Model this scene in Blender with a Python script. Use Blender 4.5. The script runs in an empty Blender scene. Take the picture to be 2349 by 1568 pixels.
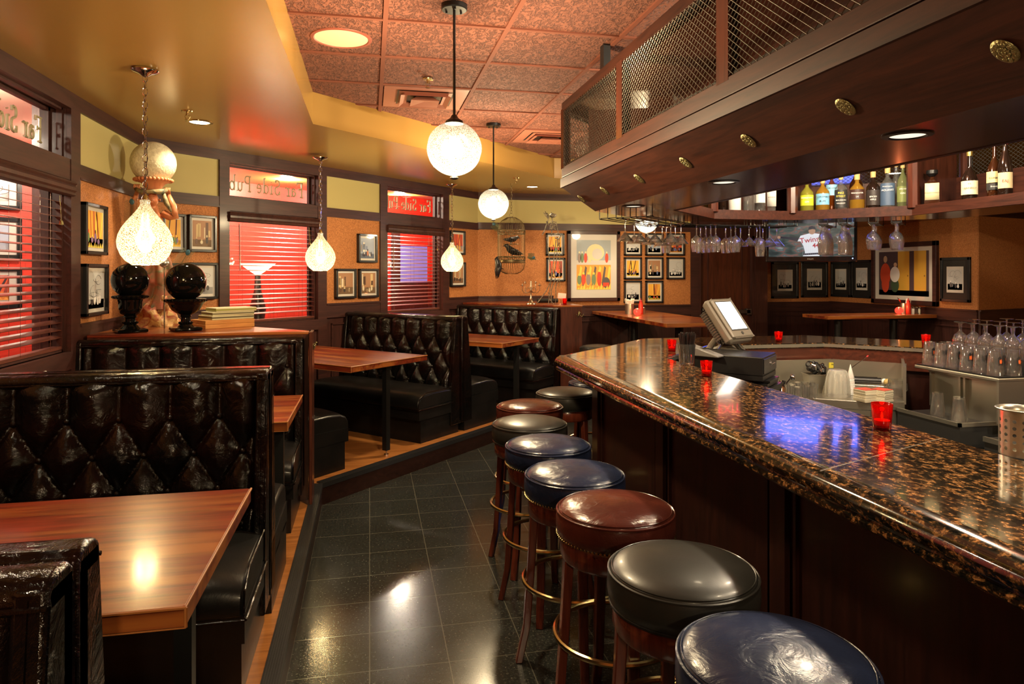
import bpy, math, random
from mathutils import Vector, Matrix
R = random.Random(7)
S = bpy.context.scene
COL = S.collection
PI = math.pi
# ------------------------------------------------------------------ camera, world, exposure
TH = math.radians(11.78); CT, ST = math.cos(TH), math.sin(TH)
EYE, FPX, CX, HZ = 1.6, 1566.0, 1174.5, 625.0
cd = bpy.data.cameras.new('camera'); cam = bpy.data.objects.new('camera', cd); COL.objects.link(cam)
cam.location = (0, 0, EYE); cam.rotation_euler = (PI/2, 0, -TH)
cd.sensor_width = 36; cd.lens = 24; cd.shift_y = -(784-HZ)/2349; cd.clip_start = .05
S.camera = cam
S.view_settings.view_transform = 'Standard'; S.view_settings.look = 'None'
S.view_settings.gamma = 1; S.view_settings.use_curve_mapping = False
S.view_settings.exposure = 0.68
w = bpy.data.worlds.new('world'); S.world = w; w.use_nodes = True
w.node_tree.nodes['Background'].inputs[0].default_value = (1, .82, .6, 1)
w.node_tree.nodes['Background'].inputs[1].default_value = .35
cy = S.cycles
cy.use_denoising = True
try: cy.denoiser = 'OPENIMAGEDENOISE'
except Exception: pass
cy.max_bounces = 10; cy.diffuse_bounces = 4; cy.glossy_bounces = 4; cy.transmission_bounces = 9
cy.transparent_max_bounces = 12; cy.caustics_reflective = False; cy.caustics_refractive = False
cy.sample_clamp_indirect = 6; cy.sample_clamp_direct = 0; cy.blur_glossy = .5
# ------------------------------------------------------------------ picture pixel -> place
def k_(u): return (u-CX)/FPX
def G(u, v, z):                                    # the point at height z seen at (u, v)
    Y = (EYE-z)*FPX/(v-HZ); X = k_(u)*Y
    return X*CT+Y*ST, -X*ST+Y*CT
def D(u, Y):                                       # the point at depth Y in picture column u
    X = k_(u)*Y
    return X*CT+Y*ST, -X*ST+Y*CT
def depth(x, y): return x*ST+y*CT
def ZZ(v, Y): return EYE-(v-HZ)*Y/FPX
def L(u, nx, ny, c):                               # column u meets the plan line nx*x+ny*y=c
    k = k_(u); ax, ay = k*CT+ST, -k*ST+CT
    Y = c/(nx*ax+ny*ay)
    return ax*Y, ay*Y, Y
# ------------------------------------------------------------------ lights
def lamp(name, kind, loc, energy, color=(1, .8, .52), size=.1, spot=120, rot=None, parent=None):
    d = bpy.data.lights.new(name, kind); d.energy = energy; d.color = color
    if kind in ('POINT', 'SPOT'): d.shadow_soft_size = size
    if kind == 'SPOT': d.spot_size = math.radians(spot); d.spot_blend = .6
    if kind == 'AREA': d.size = size
    o = bpy.data.objects.new(name, d); COL.objects.link(o); o.location = loc
    if rot: o.rotation_euler = rot
    if parent: o.parent = parent
    return o
# ------------------------------------------------------------------ mesh builder
class MB:
    def __init__(s): s.v = []; s.f = []; s.mi = []
    def add(s, vs, fs, M=None, mi=0):
        n = len(s.v)
        if M is not None: vs = [tuple(M @ Vector(p)) for p in vs]
        s.v += [tuple(p) for p in vs]; s.f += [tuple(i+n for i in f) for f in fs]; s.mi += [mi]*len(fs)
        return s
    def box(s, x0, x1, y0, y1, z0, z1, M=None, mi=0):
        vs = [(x, y, z) for z in (z0, z1) for y in (y0, y1) for x in (x0, x1)]
        return s.add(vs, [(0, 2, 3, 1), (4, 5, 7, 6), (0, 1, 5, 4), (2, 6, 7, 3), (0, 4, 6, 2), (1, 3, 7, 5)], M, mi)
    def cbox(s, x0, x1, y0, y1, z0, z1, c, M=None, mi=0):   # box with chamfered vertical and horizontal edges
        vs = []; rings = [(z0, c), (z0+c, 0), (z1-c, 0), (z1, c)]
        for z, d in rings:
            a, b, e, g = x0+d, x1-d, y0+d, y1-d
            vs += [(a+c, e, z), (b-c, e, z), (b, e+c, z), (b, g-c, z), (b-c, g, z), (a+c, g, z), (a, g-c, z), (a, e+c, z)]
        fs = [tuple(range(7, -1, -1)), tuple(range(24, 32))]
        for r in range(3):
            for i in range(8):
                j = (i+1) % 8; fs.append((r*8+i, r*8+j, r*8+8+j, r*8+8+i))
        return s.add(vs, fs, M, mi)
    def lathe(s, pr, n=24, M=None, mi=0, cap=True, ang=2*PI):
        vs = []; fs = []
        full = abs(ang-2*PI) < 1e-6
        m = n if full else n+1
        for r, z in pr:
            for i in range(m):
                a = ang*i/n; vs.append((r*math.cos(a), r*math.sin(a), z))
        for k in range(len(pr)-1):
            for i in range(n):
                j = (i+1) % m; fs.append((k*m+i, k*m+j, (k+1)*m+j, (k+1)*m+i))
        if cap and full:
            if pr[0][0] > 1e-5: fs.append(tuple(range(m-1, -1, -1)))
            if pr[-1][0] > 1e-5: fs.append(tuple((len(pr)-1)*m+i for i in range(m)))
        return s.add(vs, fs, M, mi)
    def cyl(s, x, y, z0, z1, r, n=16, M=None, mi=0, r2=None):
        T = Matrix.Translation((x, y, 0)); T = T if M is None else M @ T
        return s.lathe([(r, z0), (r if r2 is None else r2, z1)], n, T, mi)
    def ball(s, c, r, n=16, M=None, mi=0, sc=(1, 1, 1), rot=None):
        pr = [(r*math.sin(PI*i/(n//2)), -r*math.cos(PI*i/(n//2))) for i in range(n//2+1)]
        T = Matrix.Translation(c)
        if rot: T = T @ rot
        T = T @ Matrix.Diagonal((*sc, 1))
        return s.lathe(pr, n, T if M is None else M @ T, mi, cap=False)
    def tube(s, pts, r, n=8, closed=False, M=None, mi=0, rs=None):
        P = [Vector(p) for p in pts]; N = len(P); vs = []; fs = []
        up = Vector((0, 0, 1)); prev = None
        for i, p in enumerate(P):
            a = P[(i-1) % N] if (closed or i > 0) else p; b = P[(i+1) % N] if (closed or i < N-1) else p
            t = (b-a).normalized() if (b-a).length > 1e-9 else Vector((0, 0, 1))
            ref = prev if prev is not None else (up if abs(t.z) < .95 else Vector((1, 0, 0)))
            q = (ref-t*ref.dot(t))
            if q.length < 1e-6: q = t.orthogonal()
            q.normalize(); prev = q; e = t.cross(q)
            rr = rs[i] if rs else r
            for j in range(n):
                an = 2*PI*j/n; vs.append(p+q*(rr*math.cos(an))+e*(rr*math.sin(an)))
        for i in range(N if closed else N-1):
            for j in range(n):
                k = (j+1) % n; i2 = (i+1) % N; fs.append((i*n+j, i*n+k, i2*n+k, i2*n+j))
        if not closed: fs += [tuple(range(n-1, -1, -1)), tuple((N-1)*n+j for j in range(n))]
        return s.add([tuple(v) for v in vs], fs, M, mi)
    def prism(s, poly, z0, z1, M=None, mi=0):
        n = len(poly)
        vs = [(x, y, z0) for x, y in poly]+[(x, y, z1) for x, y in poly]
        fs = [tuple(range(n-1, -1, -1)), tuple(range(n, 2*n))]+[(i, (i+1) % n, n+(i+1) % n, n+i) for i in range(n)]
        return s.add(vs, fs, M, mi)
    def sweep(s, rings, closed=True, M=None, mi=0, caps=True):   # rings[i] = polyline i of the cross-section, all equally long
        m = len(rings); n = len(rings[0]); vs = [p for r in rings for p in r]; fs = []
        for i in range(m if closed else m-1):
            i2 = (i+1) % m
            for j in range(n-1): fs.append((i*n+j, i*n+j+1, i2*n+j+1, i2*n+j))
        if closed and caps: fs += [tuple(i*n for i in range(m)), tuple(i*n+n-1 for i in range(m-1, -1, -1))]
        return s.add(vs, fs, M, mi)
    def grid(s, fn, nu, nv, M=None, mi=0):
        vs = [fn(i/nu, j/nv) for j in range(nv+1) for i in range(nu+1)]
        fs = [(j*(nu+1)+i, j*(nu+1)+i+1, (j+1)*(nu+1)+i+1, (j+1)*(nu+1)+i) for j in range(nv) for i in range(nu)]
        return s.add(vs, fs, M, mi)
    def quad(s, a, b, c, d, M=None, mi=0): return s.add([a, b, c, d], [(0, 1, 2, 3)], M, mi)
    def poly(s, pts, M=None, mi=0): return s.add(pts, [tuple(range(len(pts)))], M, mi)
    def build(s, name, mats, parent=None, smooth=35, bevel=0, seg=2, sub=0, loc=None, rotz=0):
        me = bpy.data.meshes.new(name); me.from_pydata(s.v, [], s.f)
        if not isinstance(mats, (list, tuple)): mats = [mats]
        for m in mats: me.materials.append(m)
        me.polygons.foreach_set('material_index', s.mi)
        me.polygons.foreach_set('use_smooth', [bool(smooth)]*len(s.f)); me.update()
        import bmesh
        bm = bmesh.new(); bm.from_mesh(me); bmesh.ops.recalc_face_normals(bm, faces=bm.faces); bm.to_mesh(me); bm.free()
        if smooth and smooth < 180: me.set_sharp_from_angle(angle=math.radians(smooth))
        o = bpy.data.objects.new(name, me); COL.objects.link(o)
        if parent is not None: o.parent = parent
        if bevel:
            b = o.modifiers.new('b', 'BEVEL'); b.width = bevel; b.segments = seg; b.limit_method = 'ANGLE'; b.angle_limit = .6
        if sub:
            b = o.modifiers.new('s', 'SUBSURF'); b.levels = sub; b.render_levels = sub
        if loc: o.location = loc
        if rotz: o.rotation_euler = (0, 0, rotz)
        return o
def thing(name, label, cat, loc=(0, 0, 0), rz=0, group=None, rot=None):
    o = bpy.data.objects.new(name, None); COL.objects.link(o); o.empty_display_size = .05
    o.location = loc; o.rotation_euler = rot if rot else (0, 0, rz)
    o['label'] = label; o['category'] = cat
    if group: o['group'] = group
    return o
def tag(o, label, cat, group=None):
    o['label'] = label; o['category'] = cat
    if group: o['group'] = group
    return o
def struct(o): o['kind'] = 'structure'; return o
KIDS = {}
def dup(root, loc=None, rz=None, label=None, group=None, scale=None, rot=None):
    def kids(o): return [c for c in KIDS.get(o.name) or [c for c in bpy.data.objects if c.parent == o]]
    def rec(o, par):
        c = o.copy(); COL.objects.link(c)
        if par is not None: c.parent = par
        for ch in kids(o): rec(ch, c)
        return c
    r = rec(root, None)
    if loc is not None: r.location = loc
    if rz is not None: r.rotation_euler = (0, 0, rz)
    if rot is not None: r.rotation_euler = rot
    if label: r['label'] = label
    if group: r['group'] = group
    if scale: r.scale = scale
    return r
def kids_note(root):
    def rec(o):
        KIDS[o.name] = [c for c in bpy.data.objects if c.parent == o]
        for c in KIDS[o.name]: rec(c)
    rec(root)
TXT = {}
def text(s, size, mat, parent, loc, rot=(PI/2, 0, 0), name='lettering', ext=.0006, align='CENTER', bold=0, sx=1):
    c = bpy.data.curves.new(name, 'FONT'); c.body = s; c.size = size; c.extrude = ext; c.align_x = align; c.align_y = 'CENTER'; c.offset = bold
    c.resolution_u = 2
    o0 = bpy.data.objects.new('tmp', c); me = bpy.data.meshes.new_from_object(o0); bpy.data.objects.remove(o0); me.materials.clear(); me.materials.append(mat)
    o = bpy.data.objects.new(name, me); COL.objects.link(o); o.parent = parent; o.location = loc; o.rotation_euler = rot; o.scale = (sx, 1, 1)
    return o
# ------------------------------------------------------------------ materials
MC = {}
def nodes(name):
    m = bpy.data.materials.new(name); m.use_nodes = True; nt = m.node_tree
    return m, nt, nt.nodes, nt.nodes['Principled BSDF'], nt.links
def mat(name, base=(.5, .5, .5), rough=.5, metal=0, coat=0, spec=None, emis=None, es=0, trans=0, ior=1.45, bump=None, cr=.05, alpha=1):
    if name in MC: return MC[name]
    m, nt, N, P, Lk = nodes(name)
    P.inputs['Base Color'].default_value = (*base, 1); P.inputs['Roughness'].default_value = rough
    P.inputs['Metallic'].default_value = metal; P.inputs['Coat Weight'].default_value = coat; P.inputs['Coat Roughness'].default_value = cr
    P.inputs['Transmission Weight'].default_value = trans; P.inputs['IOR'].default_value = ior
    if spec is not None: P.inputs['Specular IOR Level'].default_value = spec
    if emis: P.inputs['Emission Color'].default_value = (*emis, 1); P.inputs['Emission Strength'].default_value = es
    if bump:
        t = N.new('ShaderNodeTexNoise'); t.inputs['Scale'].default_value = bump[0]; t.inputs['Detail'].default_value = 3
        c = N.new('ShaderNodeTexCoord'); Lk.new(c.outputs['Object'], t.inputs['Vector'])
        b = N.new('ShaderNodeBump'); b.inputs['Strength'].default_value = bump[1]; b.inputs['Distance'].default_value = bump[2] if len(bump) > 2 else .003
        Lk.new(t.outputs['Fac'], b.inputs['Height']); Lk.new(b.outputs[0], P.inputs['Normal'])
    MC[name] = m
    return m
def ramp(N, stops, const=False):
    r = N.new('ShaderNodeValToRGB'); e = r.color_ramp.elements
    if const: r.color_ramp.interpolation = 'CONSTANT'
    while len(e) < len(stops): e.new(.5)
    for i, (p, c) in enumerate(stops): e[i].position = p; e[i].color = (*c, 1)
    return r
def tex(N, Lk, kind, scale, coord='Object', stretch=None, **kw):
    c = N.new('ShaderNodeTexCoord'); t = N.new(kind)
    if 'Scale' in t.inputs: t.inputs['Scale'].default_value = scale
    for k, v in kw.items():
        if k in t.inputs: t.inputs[k].default_value = v
        else: setattr(t, k, v)
    if stretch:
        mp = N.new('ShaderNodeMapping'); mp.inputs['Scale'].default_value = stretch
        Lk.new(c.outputs[coord], mp.inputs['Vector']); Lk.new(mp.outputs[0], t.inputs['Vector'])
    else: Lk.new(c.outputs[coord], t.inputs['Vector'])
    return t
def bumpn(N, Lk, P, src, st, dist=.003):
    b = N.new('ShaderNodeBump'); b.inputs['Strength'].default_value = st; b.inputs['Distance'].default_value = dist
    Lk.new(src, b.inputs['Height']); Lk.new(b.outputs[0], P.inputs['Normal']); return b
def wood(name, dark, light, axis='x', scale=6, rough=.28, coat=.35, wear=None, spec=None):
    if name in MC: return MC[name]
    m, nt, N, P, Lk = nodes(name)
    st = {'x': (.08, 1, 1), 'y': (1, .08, 1), 'z': (1, 1, .08)}[axis]
    t = tex(N, Lk, 'ShaderNodeTexNoise', scale*6, stretch=st, Detail=6, Roughness=.65, Distortion=.6)
    r = ramp(N, [(.3, dark), (.5, tuple((a+b)/2 for a, b in zip(dark, light))), (.72, light)])
    Lk.new(t.outputs['Fac'], r.inputs[0]); out = r.outputs[0]
    if wear:
        t2 = tex(N, Lk, 'ShaderNodeTexNoise', scale*1.2, stretch=st, Detail=5, Roughness=.6)
        r2 = ramp(N, [(.46, (0, 0, 0)), (.60, (.9, .9, .9))]); Lk.new(t2.outputs['Fac'], r2.inputs[0])
        mx = N.new('ShaderNodeMix'); mx.data_type = 'RGBA'; Lk.new(r2.outputs[0], mx.inputs['Factor'])
        Lk.new(out, mx.inputs['A']); mx.inputs['B'].default_value = (*wear, 1); out = mx.outputs['Result']
    Lk.new(out, P.inputs['Base Color']); P.inputs['Roughness'].default_value = rough
    P.inputs['Coat Weight'].default_value = coat; P.inputs['Coat Roughness'].default_value = .12
    if spec is not None: P.inputs['Specular IOR Level'].default_value = spec
    bumpn(N, Lk, P, t.outputs['Fac'], .12, .001)
    MC[name] = m; return m
def leather(name, a, b, rough=.2, wr=.35, sc=9, coat=.25, spec=.26):
    m, nt, N, P, Lk = nodes(name)
    t = tex(N, Lk, 'ShaderNodeTexNoise', 3.2, Detail=3)
    r = ramp(N, [(.45, a), (.7, b)]); Lk.new(t.outputs['Fac'], r.inputs[0]); Lk.new(r.outputs[0], P.inputs['Base Color'])
    P.inputs['Roughness'].default_value = rough; P.inputs['Coat Weight'].default_value = coat; P.inputs['Coat Roughness'].default_value = .1
    P.inputs['Specular IOR Level'].default_value = spec
    n1 = tex(N, Lk, 'ShaderNodeTexNoise', sc, Detail=6, Roughness=.6, Distortion=1.2)
    n2 = tex(N, Lk, 'ShaderNodeTexVoronoi', 420)
    b1 = N.new('ShaderNodeBump'); b1.inputs['Strength'].default_value = wr; b1.inputs['Distance'].default_value = .012
    b2 = N.new('ShaderNodeBump'); b2.inputs['Strength'].default_value = .08; b2.inputs['Distance'].default_value = .0006
    Lk.new(n1.outputs['Fac'], b1.inputs['Height']); Lk.new(n2.outputs['Distance'], b2.inputs['Height'])
    Lk.new(b1.outputs[0], b2.inputs['Normal']); Lk.new(b2.outputs[0], P.inputs['Normal'])
    MC[name] = m; return m
DW = (.030, .008, .005); DL = (.105, .027, .014)
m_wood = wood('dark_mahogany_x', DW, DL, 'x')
m_woodz = wood('dark_mahogany_z', DW, DL, 'z')
m_woody = wood('dark_mahogany_y', DW, DL, 'y')
m_frame = wood('window_trim_wood', (.022, .008, .007), (.062, .020, .016), 'z', rough=.45, coat=.04, spec=.35)
m_framex = wood('window_trim_wood_x', (.022, .008, .007), (.062, .020, .016), 'x', rough=.45, coat=.04, spec=.35)
m_hood = wood('canopy_wood', (.020, .006, .004), (.075, .021, .011), 'y', rough=.5, coat=0, spec=.25)
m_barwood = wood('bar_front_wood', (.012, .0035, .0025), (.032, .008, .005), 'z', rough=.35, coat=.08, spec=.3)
m_table = wood('tabletop_wood', (.045, .007, .004), (.25, .034, .010), 'x', scale=6.5, rough=.3, coat=.35, wear=(.33, .10, .02))
m_edge = mat('worn_table_edge', (.34, .12, .03), .4)
m_oak = wood('oak_floor', (.22, .075, .018), (.48, .19, .05), 'x', scale=5, rough=.3, coat=.2)
m_stoolw = wood('stool_wood', (.05, .010, .006), (.15, .030, .014), 'z', rough=.25, coat=.5)
m_blk = mat('black_paint', (.008, .008, .008), .35)
m_black = leather('black_booth_leather', (.0025, .0022, .0022), (.012, .003, .002), .11, .6, 13, coat=.0, spec=.34)
m_cush = leather('black_cushion_leather', (.006, .006, .006), (.012, .010, .010), .34, .18, 5, .1)
m_lnavy = leather('navy_leather', (.010, .014, .034), (.018, .026, .062), .25, .26, 14, .10)
m_lbrown = leather('oxblood_leather', (.045, .010, .007), (.11, .026, .016), .22, .26, 14, .15)
m_lblk = leather('charcoal_leather', (.016, .015, .013), (.026, .024, .021), .34, .05, 6, .05)
m_brass = mat('brass', (.56, .42, .2), .22, 1)
m_abrass = mat('antique_brass', (.30, .27, .13), .35, 1, bump=(180, .8, .004))
m_chrome = mat('chrome', (.75, .74, .72), .1, 1)
m_steel = mat('brushed_steel', (.52, .50, .43), .3, .94, bump=(60, .04))
m_dsteel = mat('dark_steel', (.10, .10, .10), .3, .8)
def thin(name, tint, body=0, bcol=(1, 1, 1), edge=1.0, rough=.03):
    m, nt, N, P, Lk = nodes(name); out = [n for n in N if n.type == 'OUTPUT_MATERIAL'][0]; N.remove(P)
    tr = N.new('ShaderNodeBsdfTransparent'); tr.inputs[0].default_value = (*tint, 1)
    gl = N.new('ShaderNodeBsdfGlossy'); gl.inputs['Roughness'].default_value = rough
    lw = N.new('ShaderNodeLayerWeight'); lw.inputs['Blend'].default_value = .5; fs = math_n(N, Lk, 'ADD', math_n(N, Lk, 'MULTIPLY', math_n(N, Lk, 'POWER', lw.outputs['Facing'], 2.2), .9), .06)
    base = tr.outputs[0]
    if body:
        df = N.new('ShaderNodeBsdfDiffuse'); df.inputs[0].default_value = (*bcol, 1); tl = N.new('ShaderNodeBsdfTranslucent'); tl.inputs[0].default_value = (*bcol, 1)
        ad = N.new('ShaderNodeMixShader'); ad.inputs[0].default_value = .5; Lk.new(df.outputs[0], ad.inputs[1]); Lk.new(tl.outputs[0], ad.inputs[2])
        mb_ = N.new('ShaderNodeMixShader'); mb_.inputs[0].default_value = body; Lk.new(base, mb_.inputs[1]); Lk.new(ad.outputs[0], mb_.inputs[2]); base = mb_.outputs[0]
    f = math_n(N, Lk, 'MULTIPLY', fs, edge)
    mx = N.new('ShaderNodeMixShader'); Lk.new(f, mx.inputs[0]); Lk.new(base, mx.inputs[1]); Lk.new(gl.outputs[0], mx.inputs[2]); Lk.new(mx.outputs[0], out.inputs[0])
    MC[name] = m; return m
def math_n(N, Lk, op, a, b=None):
    n = N.new('ShaderNodeMath'); n.operation = op
    for i, x in enumerate((a, b)):
        if x is None: continue
        if isinstance(x, (int, float)): n.inputs[i].default_value = x
        else: Lk.new(x, n.inputs[i])
    return n.outputs[0]
def glassware():
    m = thin('clear_glass', (.96, .96, .96), .05, (.9, .9, .88), edge=1.1); nt = m.node_tree; N, Lk = nt.nodes, nt.links
    out = [n for n in N if n.type == 'OUTPUT_MATERIAL'][0]; src = out.inputs[0].links[0].from_socket
    g = N.new('ShaderNodeBsdfGlass'); g.inputs['IOR'].default_value = 1.42; g.inputs['Roughness'].default_value = 0
    mx = N.new('ShaderNodeMixShader'); mx.inputs[0].default_value = .35; Lk.new(src, mx.inputs[1]); Lk.new(g.outputs[0], mx.inputs[2]); Lk.new(mx.outputs[0], out.inputs[0]); return m
m_glass = glassware()
m_red = thin('red_glass', (.72, .03, .02), .05, (.6, .01, .01), .6)
m_white = mat('white_paper', (.75, .73, .68), .6)
m_olive = mat('olive_paint', (.43, .37, .15), .6)
m_yel = mat('ochre_paint', (.35, .195, .05), .24, bump=(3, .06, .02))
m_gold = mat('gold_sign_paint', (.34, .30, .18), .5)
def cork():
    m, nt, N, P, Lk = nodes('cork_board')
    t = tex(N, Lk, 'ShaderNodeTexNoise', 120, Detail=4, Roughness=.75)
    r = ramp(N, [(.3, (.14, .045, .012)), (.47, (.37, .135, .035)), (.6, (.50, .20, .06)), (.75, (.62, .29, .10))])
    Lk.new(t.outputs['Fac'], r.inputs[0]); Lk.new(r.outputs[0], P.inputs['Base Color']); P.inputs['Roughness'].default_value = .7
    bumpn(N, Lk, P, t.outputs['Fac'], .5, .002); return m
m_cork = cork()
def math_n(N, Lk, op, a, b=None):
    n = N.new('ShaderNodeMath'); n.operation = op
    for i, x in enumerate((a, b)):
        if x is None: continue
        if isinstance(x, (int, float)): n.inputs[i].default_value = x
        else: Lk.new(x, n.inputs[i])
    return n.outputs[0]
def gridmask(N, Lk, px, py, x0, y0, w):
    c = N.new('ShaderNodeTexCoord'); sp = N.new('ShaderNodeSeparateXYZ'); Lk.new(c.outputs['Object'], sp.inputs[0])
    out = []
    for k, p, o in (('X', px, x0), ('Y', py, y0)):
        f = math_n(N, Lk, 'FRACT', math_n(N, Lk, 'DIVIDE', math_n(N, Lk, 'ADD', sp.outputs[k], 100*p-o), p))
        out.append(math_n(N, Lk, 'GREATER_THAN', math_n(N, Lk, 'ABSOLUTE', math_n(N, Lk, 'SUBTRACT', f, .5)), .5-w/p/2))
    return math_n(N, Lk, 'MAXIMUM', out[0], out[1])
def floor_mat():
    m, nt, N, P, Lk = nodes('black_granite_tile')
    g = gridmask(N, Lk, .321, .295, 0, 3.687, .004)
    t = tex(N, Lk, 'ShaderNodeTexNoise', 90, Detail=3, Roughness=.7)
    r = ramp(N, [(.35, (.010, .011, .010)), (.55, (.026, .028, .025)), (.66, (.055, .055, .045)), (.76, (.26, .24, .19))])
    Lk.new(t.outputs['Fac'], r.inputs[0])
    v = tex(N, Lk, 'ShaderNodeTexVoronoi', 38); rv = ramp(N, [(.03, (1, 1, 1)), (.07, (0, 0, 0))]); Lk.new(v.outputs['Distance'], rv.inputs[0])
    mx0 = N.new('ShaderNodeMix'); mx0.data_type = 'RGBA'; Lk.new(rv.outputs[0], mx0.inputs['Factor']); Lk.new(r.outputs[0], mx0.inputs['A']); mx0.inputs['B'].default_value = (.34, .32, .26, 1)
    mx = N.new('ShaderNodeMix'); mx.data_type = 'RGBA'; Lk.new(g, mx.inputs['Factor']); Lk.new(mx0.outputs['Result'], mx.inputs['A']); mx.inputs['B'].default_value = (.10, .095, .075, 1)
    Lk.new(mx.outputs['Result'], P.inputs['Base Color'])
    n = tex(N, Lk, 'ShaderNodeTexNoise', 2.5, Detail=4)
    mr = N.new('ShaderNodeMapRange'); mr.inputs['To Min'].default_value = .10; mr.inputs['To Max'].default_value = .26; Lk.new(n.outputs['Fac'], mr.inputs['Value']); Lk.new(mr.outputs[0], P.inputs['Roughness'])
    b = bumpn(N, Lk, P, g, .3, .001); b.invert = True
    return m
def ceil_mat():
    m, nt, N, P, Lk = nodes('terracotta_ceiling_tile')
    t = tex(N, Lk, 'ShaderNodeTexNoise', 46, stretch=(1, .5, 1), Detail=4, Roughness=.55, Distortion=1.6)
    r = ramp(N, [(.34, (.07, .021, .012)), (.43, (.19, .06, .034)), (.7, (.25, .083, .047))])
    Lk.new(t.outputs['Fac'], r.inputs[0]); Lk.new(r.outputs[0], P.inputs['Base Color']); P.inputs['Roughness'].default_value = .85
    r2 = ramp(N, [(.40, (0, 0, 0)), (.52, (1, 1, 1))]); Lk.new(t.outputs['Fac'], r2.inputs[0])
    bumpn(N, Lk, P, r2.outputs[0], .8, .012); return m
def granite():
    m, nt, N, P, Lk = nodes('brown_granite')
    t = tex(N, Lk, 'ShaderNodeTexNoise', 66, stretch=(1, .62, 1), Detail=4, Roughness=.64, Distortion=.35)
    r = ramp(N, [(.40, (.006, .006, .005)), (.50, (.022, .016, .009)), (.54, (.09, .045, .018)), (.60, (.27, .125, .046)), (.70, (.42, .21, .085))])
    Lk.new(t.outputs['Fac'], r.inputs[0])
    v = tex(N, Lk, 'ShaderNodeTexNoise', 160, Detail=2); rv = ramp(N, [(.45, (.35, .35, .35)), (.62, (1.15, 1.1, 1))]); Lk.new(v.outputs['Fac'], rv.inputs[0])
    mx = N.new('ShaderNodeMix'); mx.data_type = 'RGBA'; mx.blend_type = 'MULTIPLY'; mx.inputs['Factor'].default_value = 1
    Lk.new(r.outputs[0], mx.inputs['A']); Lk.new(rv.outputs[0], mx.inputs['B']); Lk.new(mx.outputs['Result'], P.inputs['Base Color'])
    P.inputs['Roughness'].default_value = .11; P.inputs['Coat Weight'].default_value = .25; P.inputs['Coat Roughness'].default_value = .03
    n2 = tex(N, Lk, 'ShaderNodeTexNoise', 30, Detail=2); bumpn(N, Lk, P, n2.outputs['Fac'], .02, .001)
    return m
m_floor = floor_mat(); m_ceil = ceil_mat(); m_granite = granite()
def redbrick():
    m, nt, N, P, Lk = nodes('red_painted_brick')
    g = gridmask(N, Lk, .4, .4, 0, 0, .01)
    t = N.new('ShaderNodeTexBrick'); t.inputs['Scale'].default_value = 4; t.inputs['Mortar Size'].default_value = .012
    c = N.new('ShaderNodeTexCoord'); sp = N.new('ShaderNodeSeparateXYZ'); cb = N.new('ShaderNodeCombineXYZ'); Lk.new(c.outputs['Object'], sp.inputs[0])
    Lk.new(math_n(N, Lk, 'ADD', sp.outputs['X'], sp.outputs['Y']), cb.inputs['X']); Lk.new(sp.outputs['Z'], cb.inputs['Y']); Lk.new(cb.outputs[0], t.inputs['Vector'])
    t.inputs['Color1'].default_value = (.66, .035, .018, 1); t.inputs['Color2'].default_value = (.58, .03, .016, 1); t.inputs['Mortar'].default_value = (.42, .02, .012, 1)
    Lk.new(t.outputs['Color'], P.inputs['Base Color']); P.inputs['Roughness'].default_value = .5; return m
m_redwall = redbrick()
def mercury(name, base, es, sc):
    m, nt, N, P, Lk = nodes(name)
    for n in list(N):
        if n.type != 'OUTPUT_MATERIAL': N.remove(n)
    out = [n for n in N if n.type == 'OUTPUT_MATERIAL'][0]
    t = tex(N, Lk, 'ShaderNodeTexNoise', sc, Detail=2, Roughness=.7)
    r = ramp(N, [(.50, (0, 0, 0)), (.55, (1, 1, 1))]); Lk.new(t.outputs['Fac'], r.inputs[0])
    tr = N.new('ShaderNodeBsdfTransparent'); tr.inputs[0].default_value = (.95, .86, .62, 1)
    tl = N.new('ShaderNodeBsdfTranslucent'); tl.inputs[0].default_value = (.10, .085, .055, 1)
    gl = N.new('ShaderNodeBsdfGlossy'); gl.inputs['Roughness'].default_value = .12; gl.inputs[0].default_value = (.8, .75, .6, 1)
    em = N.new('ShaderNodeEmission'); em.inputs[0].default_value = (*base, 1); em.inputs[1].default_value = es
    a = N.new('ShaderNodeAddShader'); Lk.new(tl.outputs[0], a.inputs[0]); Lk.new(em.outputs[0], a.inputs[1])
    m1 = N.new('ShaderNodeMixShader'); Lk.new(r.outputs[0], m1.inputs[0]); Lk.new(a.outputs[0], m1.inputs[1]); Lk.new(tr.outputs[0], m1.inputs[2])
    m2 = N.new('ShaderNodeMixShader'); m2.inputs[0].default_value = .12; Lk.new(m1.outputs[0], m2.inputs[1]); Lk.new(gl.outputs[0], m2.inputs[2])
    Lk.new(m2.outputs[0], out.inputs[0]); return m
m_drop = mercury('mottled_gold_glass', (1, .80, .46), .5, 190)
m_bulb = mat('lamp_bulb', (1, 1, 1), emis=(1, .86, .62), es=14)
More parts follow.
